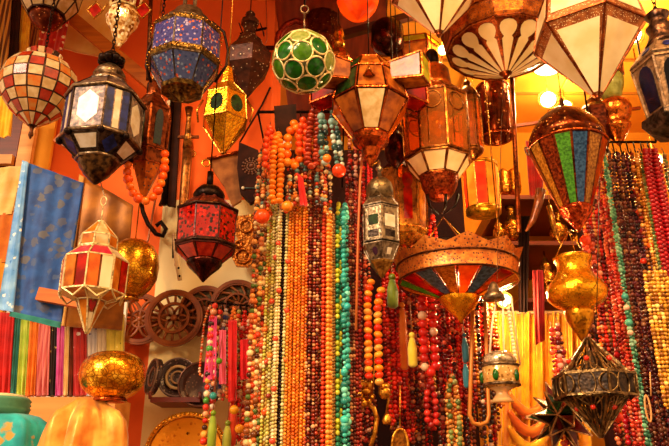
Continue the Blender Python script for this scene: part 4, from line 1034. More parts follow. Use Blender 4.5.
T.lathe('rolled_collar', [(396, 8), (398, 24), (401, 27), (403, 25.5), (405, 27), (407, 25.5), (409, 27), (411, 26), (415, 25)], 32, cloth('sage_green', '5C9A78', '3E7A5C'), label='sage green rolled collar')
T.lathe('cap', [(394, 1), (394.5, 14), (396, 22), (399, 24)], 24, cloth('cream_cap', 'E8DCA8', 'C8B880'), label='cream cap')
T = bust('draped_bust', 'display bust draped in orange gold satin beneath the crackled gold bowl', 80, 475, 2.0, [(398, 14), (402, 17), (407, 23), (412, 29), (420, 34), (434, 37), (450, 39), (475, 42)], cloth('orange_satin', 'F4B048', 'D07414', rough=.35, met=.15), 6, .2)
# gold bowls
L = Thing('gold_bowl_lamp', 'round crackled gold bowl sitting on the orange draped bust at lower left', 'bowl', 110, 400, 2.0)
L.lathe('bowl', [(353, 14), (355, 20), (358, 25), (364, 30), (372, 32.5), (380, 32.5), (388, 29), (394, 23), (398, 16), (400, 14)], 36, GOLDC)
L.lathe('base_ring', [(397, 15), (400, 17), (401, 17), (402, 14)], 28, COPPER)
L = Thing('gold_globe_lamp', 'large mottled gold globe hanging behind the striped star lantern', 'lantern', 129, 300, 2.3)
L.lathe('globe', [(240, 5), (242, 12), (247, 19), (255, 24), (266, 26), (278, 25), (288, 20), (295, 13), (298, 8)], 32, crackle('antique_gold_leaf', 'F4B828', 'C07818', .26, 90)); L.lathe('foot', [(297, 8), (300, 10), (301, 6)], 20, BRASS)
L.hang(240, BRASS)
# ---------------------------------------------------------------- things on the pillar wall
def disc(name, label, px, py, R, Y, kind, mat=ROSEW):
    T = Thing(name, label, 'wall disc', px, py, Y); r = R*T.m(py); mb = MB()
    def ann(r0, r1, th, m=mat, n=40):
        P = []; lathe_pts = [(r0, -th), (r1, -th), (r1, th), (r0, th), (r0, -th)]
        vs = []; fs = []
        for (a, y) in lathe_pts[:4]:
            for i in range(n): t = 2*pi*i/n; vs.append((a*cos(t), y, a*sin(t)))
        for k in range(4):
            for i in range(n): j = (i+1) % n; fs.append([k*n+i, k*n+j, ((k+1) % 4)*n+j, ((k+1) % 4)*n+i])
        mb.add(vs, fs, m, False)
    ann(r*.80, r, .008); ann(r*.86, r*.93, .011); T.part('rim', mb); mb = MB()
    if kind == 'petal':
        for i in range(6):
            a = 2*pi*i/6; u = Vector((cos(a), 0, sin(a))); w = Vector((-sin(a), 0, cos(a)))
            tube(mb, [u*(r*.44+r*.36*cos(t))+w*(r*.17*sin(t)) for t in [2*pi*k/16 for k in range(16)]], r*.07, mat, 5, True)
            tube(mb, [u*(r*.1), u*r*.82], r*.04, mat, 4)
        ann(r*.30, r*.36, .007)
    elif kind == 'wheel':
        ann(r*.46, r*.55, .009)
        for i in range(16):
            a = 2*pi*i/16; u = Vector((cos(a), 0, sin(a))); tube(mb, [u*(r*.53), u*(r*.82)], r*.055, mat, 4)
        for i in range(6):
            a = 2*pi*i/6; u = Vector((cos(a), 0, sin(a))); w = Vector((-sin(a), 0, cos(a)))
            tube(mb, [u*(r*.24+r*.22*cos(t))+w*(r*.1*sin(t)) for t in [2*pi*k/12 for k in range(12)]], r*.05, mat, 4, True)
    else:
        for i in range(12):
            a = 2*pi*i/12; u = Vector((cos(a), 0, sin(a))); v2 = Vector((cos(a+.9), 0, sin(a+.9)))
            tube(mb, [u*(r*.12), (u+v2)*(r*.3), v2*(r*.82)], r*.055, mat, 4)
        ann(r*.05, r*.16, .009); ann(r*.42, r*.5, .008)
        bk = MB(); slab(bk, [Vector((r*.84*cos(2*pi*i/28), .012, r*.84*sin(2*pi*i/28))) for i in range(28)], 0, .006, glass('disc_glass', '7A6A3A', '3E2A16', .3, .1, 40), Vector((0, -1, 0))); T.part('backing', bk)
    T.part('hanging_nail', tube(MB(), [(0, .004, r*.9), (0, YW-Y+.004, r*.9)], .006, IRON, 6))
    ball(mb, (0, -.004, 0), r*.11, mat, 12, 8, sy=.6); T.part('tracery', mb)
    return T
disc('carved_disc', 'openwork carved wooden disc with six petals, leftmost of the wall discs', 140, 319, 26, 2.735, 'petal')
disc('carved_disc', 'openwork carved wooden wheel disc, second of the wall discs from left', 174, 318, 29, 2.705, 'wheel')
disc('carved_disc', 'dark carved wooden disc with curved spokes, third of the wall discs from left', 205, 311, 26, 2.735, 'swirl')
disc('carved_disc', 'carved wooden disc with curved spokes, rightmost of the wall discs above the red necklaces', 237, 306, 27, 2.69, 'swirl')
def plate(name, label, px, py, R, Y, mats, tilt=.12, bead=None, ry=1., cat='plate'):
    T = Thing(name, label, cat, px, py, Y); r = R*T.m(py)
    T.root.rotation_euler = (-tilt, 0, 0)
    def turned(pr, m, n=48):
        mb = MB(); lathe(mb, [(0, 0)]+pr+[(-.006, pr[-1][1]), (-.008, 0)], n, m, True); 
        mb.v = [(x, -z, y*ry) for x, y, z in mb.v]; return mb
    T.part('dish', turned([(.0, r*.62), (.004, r*.70), (.012, r*.9), (.014, r)], mats[0]))
    for k, (ra, th, m) in enumerate(mats[1]):
        t = MB(); torus(t, (0, -.006-.009*ra, 0), r*ra, r*th, m, (0, 1, 0), 44); T.part('ring_band', t)
    T.part('hanging_nail', tube(MB(), [(0, 0, r*.5), (0, YW-Y-.02, r*.5)], .006, IRON, 6))
    if bead:
        for i in range(bead[0]):
            a = 2*pi*i/bead[0]
            T.part('rim_stud', ball(MB(), (r*.955*cos(a), -.016, r*.955*sin(a)), r*bead[1], bead[2], 8, 6))
    return T
CER = enamel('patterned_ceramic', '3A2A2C', ['9A8078', '6A5258', 'B8987C'], 90, size=.55, rough=.3, met=.2)
plate('ceramic_plate', 'dark patterned plate with a cream ring, in the middle of the wall rack', 178, 378, 20, 2.66, (CER, [(.95, .05, solid('8A7878', .3, .5)), (.55, .08, solid('D8B880')), (.3, .05, solid('C8A070'))]), .1)
plate('ceramic_plate', 'dark brown plate with a rolled rim behind the hanging red necklaces', 201, 385, 23, 2.63, (enamel('brown_ceramic', '3A1C14', ['5E3828', '2A1410', '7A5038'], 90, size=.5, rough=.3, met=.3), [(.95, .05, solid('6A4030', .3, .5))]), .1)
T = plate('ceramic_plate', 'dark plate turned nearly edge-on at the left end of the wall rack', 155, 377, 18, 2.66, (CER, [(.95, .06, solid('9A8478', .3, .5)), (.5, .08, solid('8A6A58'))]), .1)
T.root.rotation_euler = (-.1, 0, radians(-58))
T = Thing('plate_rack', 'red-brown wooden rack ledge holding the dark plates on the wall', 'rack', 172, 402, 2.6); mb = MB()
a = T.q(150, 402); b = T.q(200, 397); box(mb, (a.x, 0, a.z), (b.x, YW-.0125-2.6, b.z), solid('6A1A0C', .5)); T.part('ledge', mb)
for x in (150, 200): T.part('end_peg', tube(MB(), [T.q(x, 399), T.q(x, 392)], .006, solid('6A1A0C', .5)))
GT_ = enamel('chased_gold', 'D88A18', ['C87410', 'E89C28', 'B86408'], 55, size=.5, rough=.28, met=.75)
plate('gold_tray', 'round golden orange tray with a beaded rim at the bottom, left of the necklaces', 186, 455, 42, 2.62, (GT_, [(.88, .02, metal('tray_edge', 'B8680C', '7A3C04', .3, 40))]), .08, (56, .03, metal('bead_gold', 'F8C850', 'E0A030', .25, 40)), cat='tray')
# dagger, leather pieces, hand charm, iron scrolls
T = Thing('sheathed_dagger', 'long brass dagger in a sheath hanging upright on the orange wall', 'dagger', 176, 268, 2.7)
mb = MB(); tube(mb, [T.q(188, 150), T.q(186, 172), T.q(183, 210), T.q(179, 245), T.q(176, 266)], [.022, .02, .019, .015, .006], metal('tan_sheath', 'B87838', '7A4420', .4, 50), 10); T.part('sheath', mb)
mb = MB(); tube(mb, [T.q(189, 108), T.q(189, 118), T.q(188, 132), T.q(188, 148)], [.018, .010, .013, .024], metal('dagger_hilt', 'C08038', '6A3816', .3, 40), 10); bar(mb, T.q(178, 137), T.q(199, 137), .008, BRONZE); T.part('hilt', mb)
mb = MB(); torus(mb, T.q(193, 154), .012, .003, BRASS, (0, 1, 0), 12); tube(mb, [T.q(193, 158), T.q(194, 150)], .002, BRASS); T.part('ring', mb)
T = Thing('sheathed_dagger', 'slim pale sheath with dark bands against the cream wall below the crimson lantern', 'dagger', 178, 282, 2.68)
mb = MB(); tube(mb, [T.q(174, 234), T.q(177, 258), T.q(180, 280)], [.008, .012, .009], solid('E8D0A0', .4), 10); T.part('sheath', mb)
mb = MB(); 
for y in (240, 250, 268, 276): ball(mb, T.q(174.5+(y-234)*.12, y, -.011), .005, IRON, 6, 5)
T.part('bands', mb); T.part('side_pin', bar(MB(), T.q(173, 234), T.q(173, 258), .004, IRON)); T.part('hanging_nail', tube(MB(), [T.q(174, 236, .0), T.q(174, 236, YW-2.68)], .004, IRON))
LEA = cloth('worn_leather', '9A6030', '6A3818', rough=.6, sheen=0, spec=.12); LEA2 = cloth('dark_leather', '34140A', '1C0803', rough=.6, sheen=0, spec=.08)
T = Thing('leather_horn', 'worn brown leather powder horn with a brass ring hanging right of the gold star lantern', 'horn', 234, 205, 2.66)
mb = MB(); slab(mb, [T.q(208, 160), T.q(240, 152), T.q(246, 170), T.q(241, 200), T.q(232, 206), T.q(224, 186), T.q(213, 170)], 0, .02, LEA, Vector((0, -1, 0))); T.part('horn_body', mb); T.part('hanging_nail', tube(MB(), [T.q(224, 158, .005), T.q(224, 158, YW-2.66)], .005, IRON))
mb = MB(); tube(mb, [T.q(207, 159, -.01), T.q(241, 151, -.01)], .006, COPPER); T.part('top_rim', mb)
T.part('ring', torus(MB(), T.q(206, 163, -.012), .016, .004, BRASS, (0, 1, 0), 18))
T = Thing('leather_pouch', 'dark leather pouch with a beaded rosette hanging left of the necklaces', 'pouch', 250, 205, 2.6)
mb = MB(); slab(mb, [T.q(239, 142), T.q(258, 150), T.q(264, 168), T.q(262, 196), T.q(250, 203), T.q(240, 192), T.q(237, 168)], 0, .03, LEA2, Vector((0, -1, 0))); T.part('pouch_body', mb)
mb = MB(); c = T.q(251, 166, -.003)
for i in range(14):
    a = 2*pi*i/14
    for k in (5, 8, 11): ball(mb, c+Vector((cos(a), 0, sin(a)))*(k*.78*T.m(166)), .0042, solid('7A4A30', .3), 6, 4)
ball(mb, c, .01, solid('5E2E1C', .3), 8, 6); T.part('rosette', mb)
mb = MB(); tube(mb, [T.q(240, 142), T.q(262, 105), T.q(270, 88)], .004, LEA2); T.part('hanging_strap', mb); T.part('hanging_nail', tube(MB(), [T.q(270, 88, 0), T.q(270, 88, YW-2.6)], .005, IRON))
mb = MB(); ball(mb, T.q(243, 188, -.004), .007, WHITEW, 8, 6); tube(mb, [T.q(243, 188, -.004), T.q(256, 188, -.004)], .002, solid('3E5A58', .4)); T.part('toggle', mb)
T = Thing('hand_charm', 'ornate orange brass hand-shaped wall charm with round bosses right of the crimson lantern', 'charm', 245, 266, 2.7)
HC = metal('charm_brass', 'D8802C', '8A4416', .35, 60, bump=.9)
mb = MB(); slab(mb, [T.q(236, 216), T.q(256, 214), T.q(260, 232), T.q(252, 243), T.q(258, 256), T.q(248, 267), T.q(236, 266), T.q(230, 254), T.q(238, 240), T.q(232, 228)], 0, .014, HC, Vector((0, -1, 0))); T.part('charm_plate', mb); T.part('hanging_nail', tube(MB(), [T.q(246, 220, .005), T.q(246, 220, YW-2.7)], .005, IRON))
for (x, y, r) in ((246, 226, 8), (243, 256, 9), (248, 256, 4), (238, 244, 4)): T.part('boss', torus(MB(), T.q(x, y, -.004), r*.8*T.m(y), .006, HC, (0, 1, 0), 20))
T = Thing('iron_scroll_bracket', 'black iron scroll bracket on the wall below the orange bead garland', 'bracket', 160, 238, 2.74)
mb = MB(); tube(mb, [T.q(141, 200), T.q(143, 212), T.q(148, 224), T.q(156, 234), T.q(163, 236), T.q(166, 229), T.q(161, 222), T.q(156, 226)], .010, IRON, 6)
tube(mb, [T.q(163, 140), T.q(167, 152), T.q(162, 164), T.q(160, 178), T.q(164, 196), T.q(160, 206)], .008, IRON, 6); T.part('scroll', mb)
mb = MB(); tube(mb, [T.q(156, 196), T.q(148, 240), T.q(140, 260)], .005, solid('9A5A3A', .4, .5)); T.part('spike', mb); T.part('hanging_nail', tube(MB(), [T.q(148, 224, .005), T.q(148, 224, YW-2.74)], .005, IRON))
T = Thing('iron_scroll_bracket', 'black iron scroll bracket above the copper lantern at upper left', 'bracket', 158, 100, 2.5)
mb = MB(); tube(mb, [T.q(148, 95), T.q(149, 84), T.q(154, 78), T.q(161, 79), T.q(163, 87), T.q(160, 95), T.q(155, 93), T.q(156, 88)], .007, IRON, 6); T.part('scroll', mb)
mb = MB(); tube(mb, [T.q(148, 80), T.q(150, 20), T.q(153, -58)], .009, metal('rusty_rod', '8A5838', '4A2A1C', .4, 40), 8); T.part('upright_rod', mb)
T = Thing('banded_stick', 'black stick with white bands standing behind the blue enamelled lantern', 'stick', 164, 205, 2.7)
mb = MB(); tube(mb, [T.q(172, 85), T.q(164, 205)], .014, IRON, 8); T.part('stick', mb)
for y in (102, 115, 128): mb = MB(); bar(mb, T.q(171-(y-85)*.067, y, 0), T.q(171-(y-85)*.067-.4, y+5, 0), .0155, WHITEW, 8); T.part('white_band', mb)
T = Thing('dark_sheath', 'tall black sheath leaning on the orange wall left of the brass dagger', 'sheath', 170, 206, 2.71)
mb = MB(); slab(mb, [T.q(172, 96), T.q(181, 98), T.q(175, 206), T.q(167, 205)], 0, .02, LEA2, Vector((0, -1, 0))); T.part('sheath_body', mb)
T = Thing('wall_hooks', 'dark iron rail with small hooks on the orange pillar left of the green ball', 'hook rail', 250, 38, 2.76)
mb = MB(); bar(mb, T.q(240, 34), T.q(267, 28), .006, IRON); T.part('rail', mb)
for x in (243, 254, 264): mb = MB(); tube(mb, [T.q(x, 33), T.q(x, 36, -.02), T.q(x-1, 31, -.035), T.q(x-4, 23, -.03)], .003, IRON); T.part('hook', mb)
mb = MB(); tube(mb, [T.q(266, -5), T.q(267, 40), T.q(264, 46), T.q(259, 47), T.q(257, 44)], .003, solid('B8501C', .5)); T.part('cable', mb)
T = Thing('hanging_strap', 'dark leather strap bundle hanging above the beaded columns under the green ball', 'strap', 283, 142, 2.235)
mb = MB(); slab(mb, [T.q(274, 106), T.q(296, 104), T.q(297, 126), T.q(289, 138), T.q(280, 140), T.q(275, 128)], 0, .012, LEA2, Vector((0, -1, 0))); T.part('strap_bundle', mb)
T = Thing('iron_arch_bracket', 'rust-red curved iron bracket behind the green ball lantern', 'bracket', 280, 40, 2.7)
mb = MB(); tube(mb, [T.q(277, 48), T.q(279, 34), T.q(286, 25), T.q(296, 21), T.q(306, 24)], .016, metal('rust_iron', '8A2410', '5E160A', .45, 40), 8); T.part('arch', mb); T.part('hanging_plate', bar(MB(), T.q(277, 48), T.q(262, 48, .105), .012, IRON))
# ---------------------------------------------------------------- gold curtain, hanging glass lamp, brass on the back shelves
T = Thing('gold_curtain', 'shiny gold satin curtain with swags hanging behind the glass hanging lamp', 'curtain', 538, 470, 2.9)
GS = cloth('gold_satin', 'FABA20', 'DC8C0C', rough=.3, met=.2)
mb, o = sheet(((488, 313), (586, 312), (594, 470), (486, 470)), 2.9, GS, folds=7, amp=.03, nu=110); link('drape', mesh('drape', mb), T.root, o-T.o)
mb = MB(); bar(mb, T.q(484, 313), T.q(590, 312), .008, solid('C8A070', .4)); T.part('rod', mb)
OS = cloth('orange_swag', 'E87818', 'C85410', rough=.35, met=.2)
for y, m in ((392, OS), (410, OS), (426, GS)):
    mb = MB(); vs = []; nu = 24
    P = [T.q(508+ (44)*i/nu, y+22*sin(pi*i/nu), -.02) for i in range(nu+1)]
    tube(mb, P, [.01+.014*sin(pi*i/nu) for i in range(nu+1)], m, 8); T.part('swag', mb)
L = Thing('glass_hanging_lamp', 'clear cut-glass hanging lamp with green jewels on pale cords before the gold curtain', 'lantern', 503, 402, 1.98)
L.lathe('glass_body', [(364, 16), (367, 18), (384, 18), (388, 14)], 20, enamel('etched_glass', 'C89850', ['E8C888', '8A5A24', 'F0DCA8'], 110, size=.6, rough=.12, met=.3))
L.lathe('lid', [(352, 9), (355, 14), (360, 17), (365, 16)], 20, metal('white_silver', 'E8D8B8', 'A88A60', .15, 40, met=.7))
L.lathe('foot', [(387, 14), (391, 7), (394, 6), (398, 9), (402, 12)], 20, CRYST)
for y in (366, 385): L.part('metal_band', torus(MB(), (0, 0, L.z(y)), 18*L.m(y), .004, SILV, n=28))
for i in range(5):
    a_ = 2*pi*i/5-.5; L.part('green_jewel', ball(MB(), (18*L.m(376)*sin(a_), -18*L.m(376)*cos(a_), L.z(377)), .009, G_GREEN, 8, 6, sz=1.8))
WC = solid('F0DCB8', .5)
for x0, x1 in ((489, 497), (520, 511), (505, 503)):
    t = MB(); tube(t, [L.q(x0, 365), L.q((x0+x1)/2-1, 325), L.q(x1, 296)], .003, WC, 5); L.part('cord', t)
for k in range(16): L.part('chain_bead', ball(MB(), L.q(508+.5*k, 305+3.6*k, -.02), .0055, WC, 7, 5))
L.lathe('top_cap', [(282, 2), (286, 5), (291, 6), (295, 10), (300, 11)], 14, SILV); L.wire([(497, 283), (498, 240, .1), (503, 79, .37)], BRONZE, .0013)
def shelf(label, a, b, Y, depth):
    T = Thing('wall_shelf', label, 'shelf', (a[0]+b[0])/2, a[1], Y); mb = MB(); p = T.q(a[0], a[1]+2); q = T.q(b[0], a[1]-2); box(mb, (p.x, 0, p.z), (q.x, depth, q.z), WOODR); T.part('board', mb)
    for x in (p.x, q.x-.02): mb = MB(); box(mb, (x, .01, p.z-.06), (x+.02, depth, p.z), WOODR); T.part('bracket', mb)
shelf('dark red wooden shelf behind the orange cylinder lamp with square brass boxes', (496, 197), (600, 197), 3.55, .6)
shelf('dark red wooden shelf carrying brass vases behind the dome lantern tip', (496, 243), (600, 243), 3.5, .65)
shelf('lower dark shelf with brass jars above the gold curtain', (520, 300), (600, 300), 3.4, .75)
def vase(label, px, py, h, r, Y=3.7, kind=0, name='brass_vase'):
    L = Thing(name, label, 'vase' if name != 'brass_box' else 'box', px, py, Y); prs = [[(0, .5), (.1, .75), (.3, 1), (.5, .95), (.66, .5), (.75, .35), (.88, .4), (1, .6)], [(0, .6), (.08, .9), (.2, 1), (.8, 1), (.9, .8), (1, .3)], [(0, .3), (.1, .5), (.25, 1), (.45, 1), (.55, .6), (.62, .8), (.75, .5), (.85, .15), (1, .1)]][kind]
    L.lathe('body', [(py-h*t, r*q) for t, q in prs][::-1], 16, metal('shelf_brass%d' % int(px), 'E09830', '8A4A10', .25, 60, bump=.8))
    L.lathe('band', [(py-h*.34, r*1.03), (py-h*.30, r*1.05), (py-h*.27, r*1.03)], 16, BRASS)
vase('small brass box on the upper back shelf right of the orange cylinder lamp', 505, 195, 26, 6, 3.7, 1, 'brass_box'); vase('square brass box with crossed bands on the upper back shelf, right-hand one', 515, 195, 26, 7, 3.7, 1, 'brass_box')
vase('brass vase with a narrow neck on the middle back shelf', 513, 241, 34, 9, 3.65, 0); vase('tall thin brass vase on the middle back shelf left of the hanging black scarf', 500, 241, 24, 6, 3.65, 2)
vase('slim brass ewer on the lower back shelf with a pointed lid', 549, 298, 48, 8, 3.6, 2); vase('round brass jar on the lower back shelf behind the gold urn', 562, 298, 30, 9, 3.6, 1)
vase('brass vase on the middle back shelf behind the cup of the dome lantern', 560, 242.5, 30, 9, 3.65, 0)
# things hanging in the dark gap
cloth_thing('hanging_scarf', 'red cloth hanging left of the dome lantern in the back', 'scarf', ((526, 140), (545, 150), (543, 196), (530, 196)), 2.75, cloth('scarlet', 'B81810', '7E0C08'), folds=2, nu=20)
cloth_thing('hanging_scarf', 'black scarf hanging between the chandelier and the gold urn', 'scarf', ((519, 216), (530, 216), (528, 312), (519, 312)), 2.68, cloth('black_cloth', '160604', '0A0302', sheen=0, spec=.04), folds=3)
cloth_thing('hanging_scarf', 'crimson sash with a grey border hanging over the gold curtain', 'sash', ((533, 270), (543, 270), (545, 340), (536, 345)), 2.6, cloth('crimson_sash', 'A01C18', '641010', sheen=0), folds=1.5, nu=20)
T = Thing('brown_horn', 'brown curved drinking horn hanging beside the black scarf', 'horn', 526, 232, 2.6)
mb = MB(); tube(mb, [T.q(541, 190), T.q(538, 205), T.q(533, 220), T.q(526, 231)], [.022, .018, .013, .004], metal('horn', '8A4416', '5A2408', .3, 40, met=.2), 10); T.part('horn', mb)
T = Thing('brass_tusk', 'golden curved tusk hanging under the dome lantern rim', 'tusk', 563, 246, 2.6)
mb = MB(); tube(mb, [T.q(549, 206), T.q(553, 222), T.q(557, 236), T.q(562, 246)], [.012, .012, .009, .002], BRASS, 8); T.part('tusk', mb); mb = MB(); tube(mb, [T.q(549, 206), T.q(549, 150)], .002, BRASS); T.part('hanging_cord', mb)
# ---------------------------------------------------------------- hanging rails for the necklaces
def rail(label, a, b, Y, hooks, mat=IRON, r=.006, back=(0, 0)):
    T = Thing('necklace_rail', label, 'rail', (a[0]+b[0])/2, (a[1]+b[1])/2, Y)
    mb = MB(); bar(mb, T.q(*a), T.q(*b), r, mat, 8); T.part('rod', mb)
    for p, yb in zip((a, b), back):
        v = T.q(*p); mb = MB(); tube(mb, [v, (v.x, yb-Y, v.z)] if yb else [v, (v.x, v.y, CEIL-T.o.z)], .004, mat); T.part('hanging_bracket', mb)
    for hx in hooks:
        t = (hx-a[0])/(b[0]-a[0]); y = a[1]+(b[1]-a[1])*t
        mb = MB(); tube(mb, [T.q(hx, y), T.q(hx+1, y+4, -.015), T.q(hx+2, y+9, -.02), T.q(hx+4, y+12, -.03), T.q(hx+5, y+9, -.04)], .003, mat, 5); T.part('hook', mb)
rail('dark iron rail carrying the tall central column of bead strands', (258, 112), (344, 112), 2.3, range(300, 340, 16), back=(YW, 2.99))
rail('iron rail hidden by the chandelier carrying the red and coral necklaces', (345, 236), (486, 240), 2.62, range(350, 484, 11), back=(2.99, 2.99))
rail('iron rack with a row of hooks carrying the right-hand necklaces', (592, 142), (656, 142), 2.4, range(598, 652, 7), r=.005)
rail('short iron rail carrying the red and pink necklaces at lower left', (208, 302), (250, 306), 2.55, range(210, 250, 6), r=.004, back=(YW, YW))
CO = 'D8482A'; CR = 'E9D3A0'
NUM = ['first', 'second', 'third', 'fourth', 'fifth', 'sixth', 'seventh', 'eighth', 'ninth', 'tenth', 'eleventh', 'twelfth', 'thirteenth', 'fourteenth', 'fifteenth', 'sixteenth', 'seventeenth', 'eighteenth', 'nineteenth', 'twentieth', 'twenty-first', 'twenty-second', 'twenty-third', 'twenty-fourth']
# ---------------------------------------------------------------- central column
G = 'strands in the tall central column'
def cen(label, x, ytop, r, pal, w=3.2, acc=(), Y=2.3, **k):
    return necklace(label+' in the central column', G, x, ytop, 462, Y, r, pal, w, acc, **k)
CHUNK = ['E4C488', 'D87840', '6B3410', '4A1A0C', 'E0984C', 'C83A18', 'E8CC98', 'B85A20', '8A4A20', '4E6A2A']
cen('leftmost strand of mixed chunky cream, brown and coral beads', 259, 178, 2.7, CHUNK, 3, vary=.35)
cen('second strand of mixed chunky cream, brown and coral beads from left,', 266, 176, 2.7, CHUNK, 4, ((215, 7, 'F0500C'), (345, 3.4, CO), (300, 3.2, '4E6A2A')), vary=.35, Y=2.31)
cen('fine yellow-green strand with orange accents left of the pale strand', 271.5, 190, 1.9, ['D8D060', 'B8B848', 'E8E0A0', 'D0A848'], 3, ((270, 3.2, 'D85020'), (330, 3, 'E07030'), (362, 3.2, CO), (412, 4, 'E85818')), vary=.2)
cen('fine cream strand with coral beads', 276.5, 200, 1.9, ['E0CC88', 'C8BC60', 'D8C890', 'B8A850'], 3, ((258, 3.2, CO), (302, 3.2, CO), (356, 3, 'E8802C'), (396, 2.8, '8A2A18')), vary=.2, Y=2.28)
cen('cream white strand spaced with large coral beads', 280.5, 206, 1.8, ['E8D8A0', 'CCBE78', 'E8DCB0'], 2, ((244, 2.8, CO), (291, 3, CO), (339, 3, CO), (389, 3, CO), (441, 3.2, CO)), vary=.2, Y=2.26)
cen('plain black strand', 284.5, 190, 2.0, ['1A0C0A', '2A1410', '120808'], 3, Y=2.3)
cen('pale green-cream strand with single coral beads', 288.5, 200, 1.8, ['D8CC90', 'B0AC60', 'E0D49C'], 2, ((262, 3, CO), (311, 3, CO), (360, 2.8, 'D8702C')), vary=.2, Y=2.28)
for i, x in enumerate((292, 295.5, 299, 302.5, 306)):
    necklace(ORD[i]+' of the five plain orange bead strands in the central column', G, x, 196, 462, 2.28+.012*(i % 2), 1.75, ['E88018', 'D86A10', 'F09A28', 'C85A14', 'E89030'] if i % 3 else ['F0A030', 'E88820', 'D87818'], 2.6, vary=.15)
for i, x in enumerate((310, 313.5, 317, 320.5)):
    necklace(ORD[i]+' of four crimson seed strands with pale specks in the central column', G, x, 168, 462, 2.29+.015*(i % 2), 1.8, ['6A1810', '8A2418', '4A100A', 'A83A20', 'C08850', '7A3018', 'D8A878'] if i != 1 else ['7A2014', '5A120C', '9A3A20', 'C87850', '8A4028'], 2.8, vary=.3)
cen('coral red strand left of the amber strand', 325, 205, 2.3, ('D8401C', 'C83010', 'E05020'), 2.4, Y=2.29)
cen('amber orange strand of round beads', 329.5, 205, 2.4, ('F09830', 'E88420', 'F0A848'), 2.2, Y=2.27)
cen('thin gold-cream strand beside the lime strand', 333.5, 215, 1.5, ['D8B070', 'C89848', 'B87838'], 2, Y=2.3)
necklace('lime and green tube bead strand beside the turquoise strand in the central column', G, 338.5, 204, 462, 2.3, 2.5, ('C8CC30', 'B8C428', 'D8D840', '1E7A50', '148060', '0E6048', '2A8A58'), 2.6, squash=1.1)
necklace('turquoise chip strand, brightest blue-green of the central column', G, 345, 205, 462, 2.28, 2.7, ['2FA99A', '48C0B0', '1E8A80', '7ADCC8', '146A60', '30B0A8', '208878'], 3.2, ((307, 4, '30B8B8'), (372, 3.6, '34BCB0'), (420, 4.4, '3CC8B8')), vary=.45)
cen('dark brown strand with pale specks right of the turquoise strand', 351, 190, 1.8, ['5A1C10', '7A3020', 'C89060', '3A0E08', '9A4A30'], 3, vary=.3, Y=2.32)
cen('dark red strand at the right end', 356, 185, 2.0, ['7A140C', '9A1C10', '5A0C08', 'A83020'], 3, vary=.2, Y=2.33)
# shorter necklaces hanging in front at the top of the column
MULTI = ['E0B878', 'C83A18', '3A120C', 'D87840', '7A8878', 'E8C890', 'B83010', 'E07820', '6A1A10', 'E89848', '4A6A68']
Hh = 'short necklaces hanging over the top of the central column'
def top(label, x, y0, y1, r, pal, w, Y=2.22, **k): return necklace(label+' at the top of the central column', Hh, x, y0, y1, Y, r, pal, w, **k)
top('orange red round bead necklace, leftmost', 270, 128, 168, 3.6, ('E8501C', 'D83C10'), 7, big=True)
top('amber orange disc bead necklace', 278, 134, 202, 3.9, ('F08418', 'F09020', 'E87810'), 7.4, big=True, squash=.72)
top('bunched bright orange bead necklace', 294, 124, 166, 4.6, ('F07810', 'E86408', 'F08A20'), 12, big=True, Y=2.24)
top('red orange bead necklace beside the bunched one', 303, 120, 152, 3.6, ('E84418', 'F05A20'), 7, big=True)
top('brown-red disc bead necklace', 315, 108, 166, 4.2, ('A83418', '8A2410', 'B84424'), 8, big=True, squash=.6, dx=-3)
for i, (x, y0, y1, d) in enumerate(((322, 112, 162, 3), (332, 112, 170, 8))):
    necklace(('left' if i == 0 else 'right')+' of the two thick turquoise speckled seed ropes under the green ball', Hh, x, y0, y1, 2.2, 3.0, ['7AA898', '98C0B0', '2A4A44', 'B8D0C0', '5A8A80', '1E3230', 'D8D8C0'], 5, dx=d, vary=.5)
for i, (x, y0, y1, w) in enumerate(((262, 150, 216, 5), (267, 158, 212, 5), (286, 152, 212, 6), (293, 160, 205, 5), (300, 158, 200, 6), (308, 150, 205, 5), (320, 160, 206, 6), (328, 162, 214, 5))):
    necklace(ORD[i]+' of eight short speckled multicoloured necklaces topping the central column', Hh, x, y0, y1, 2.245, 2.0, MULTI, w, vary=.5)
for (lb, x, y, r, h) in (('orange bead pendant below the left turquoise rope', 327, 158, 4.5, 'F08020'), ('large red orange bead pendant below the right turquoise rope', 339, 170, 7, 'E84010'), ('orange pendant bead under the amber disc necklace', 287, 206, 5.5, 'F08818'), ('large orange-red pendant bead at the left of the central column', 262, 216, 7.5, 'F0480C')):
    T = Thing('pendant_bead', lb, 'pendant', x, y+r, 2.19); o = link('bead', one_bead(h, S_HI), T.root, (0, 0, r*T.m(y))); o.scale = (r*T.m(y),)*3
    mb = MB(); tube(mb, [(0, 0, r*T.m(y)), (0, .05, T.z(y-26))], .0016, solid('6A2410', .6)); T.part('cord', mb)
cloth_thing('hanging_scarf', 'red cloth knot hanging among the short necklaces at the top of the central column', 'scarf', ((297, 172), (303, 178), (308, 206), (300, 205)), 2.215, cloth('knot_red', 'D81810', 'A80C08'), folds=2, nu=14, nv=10)
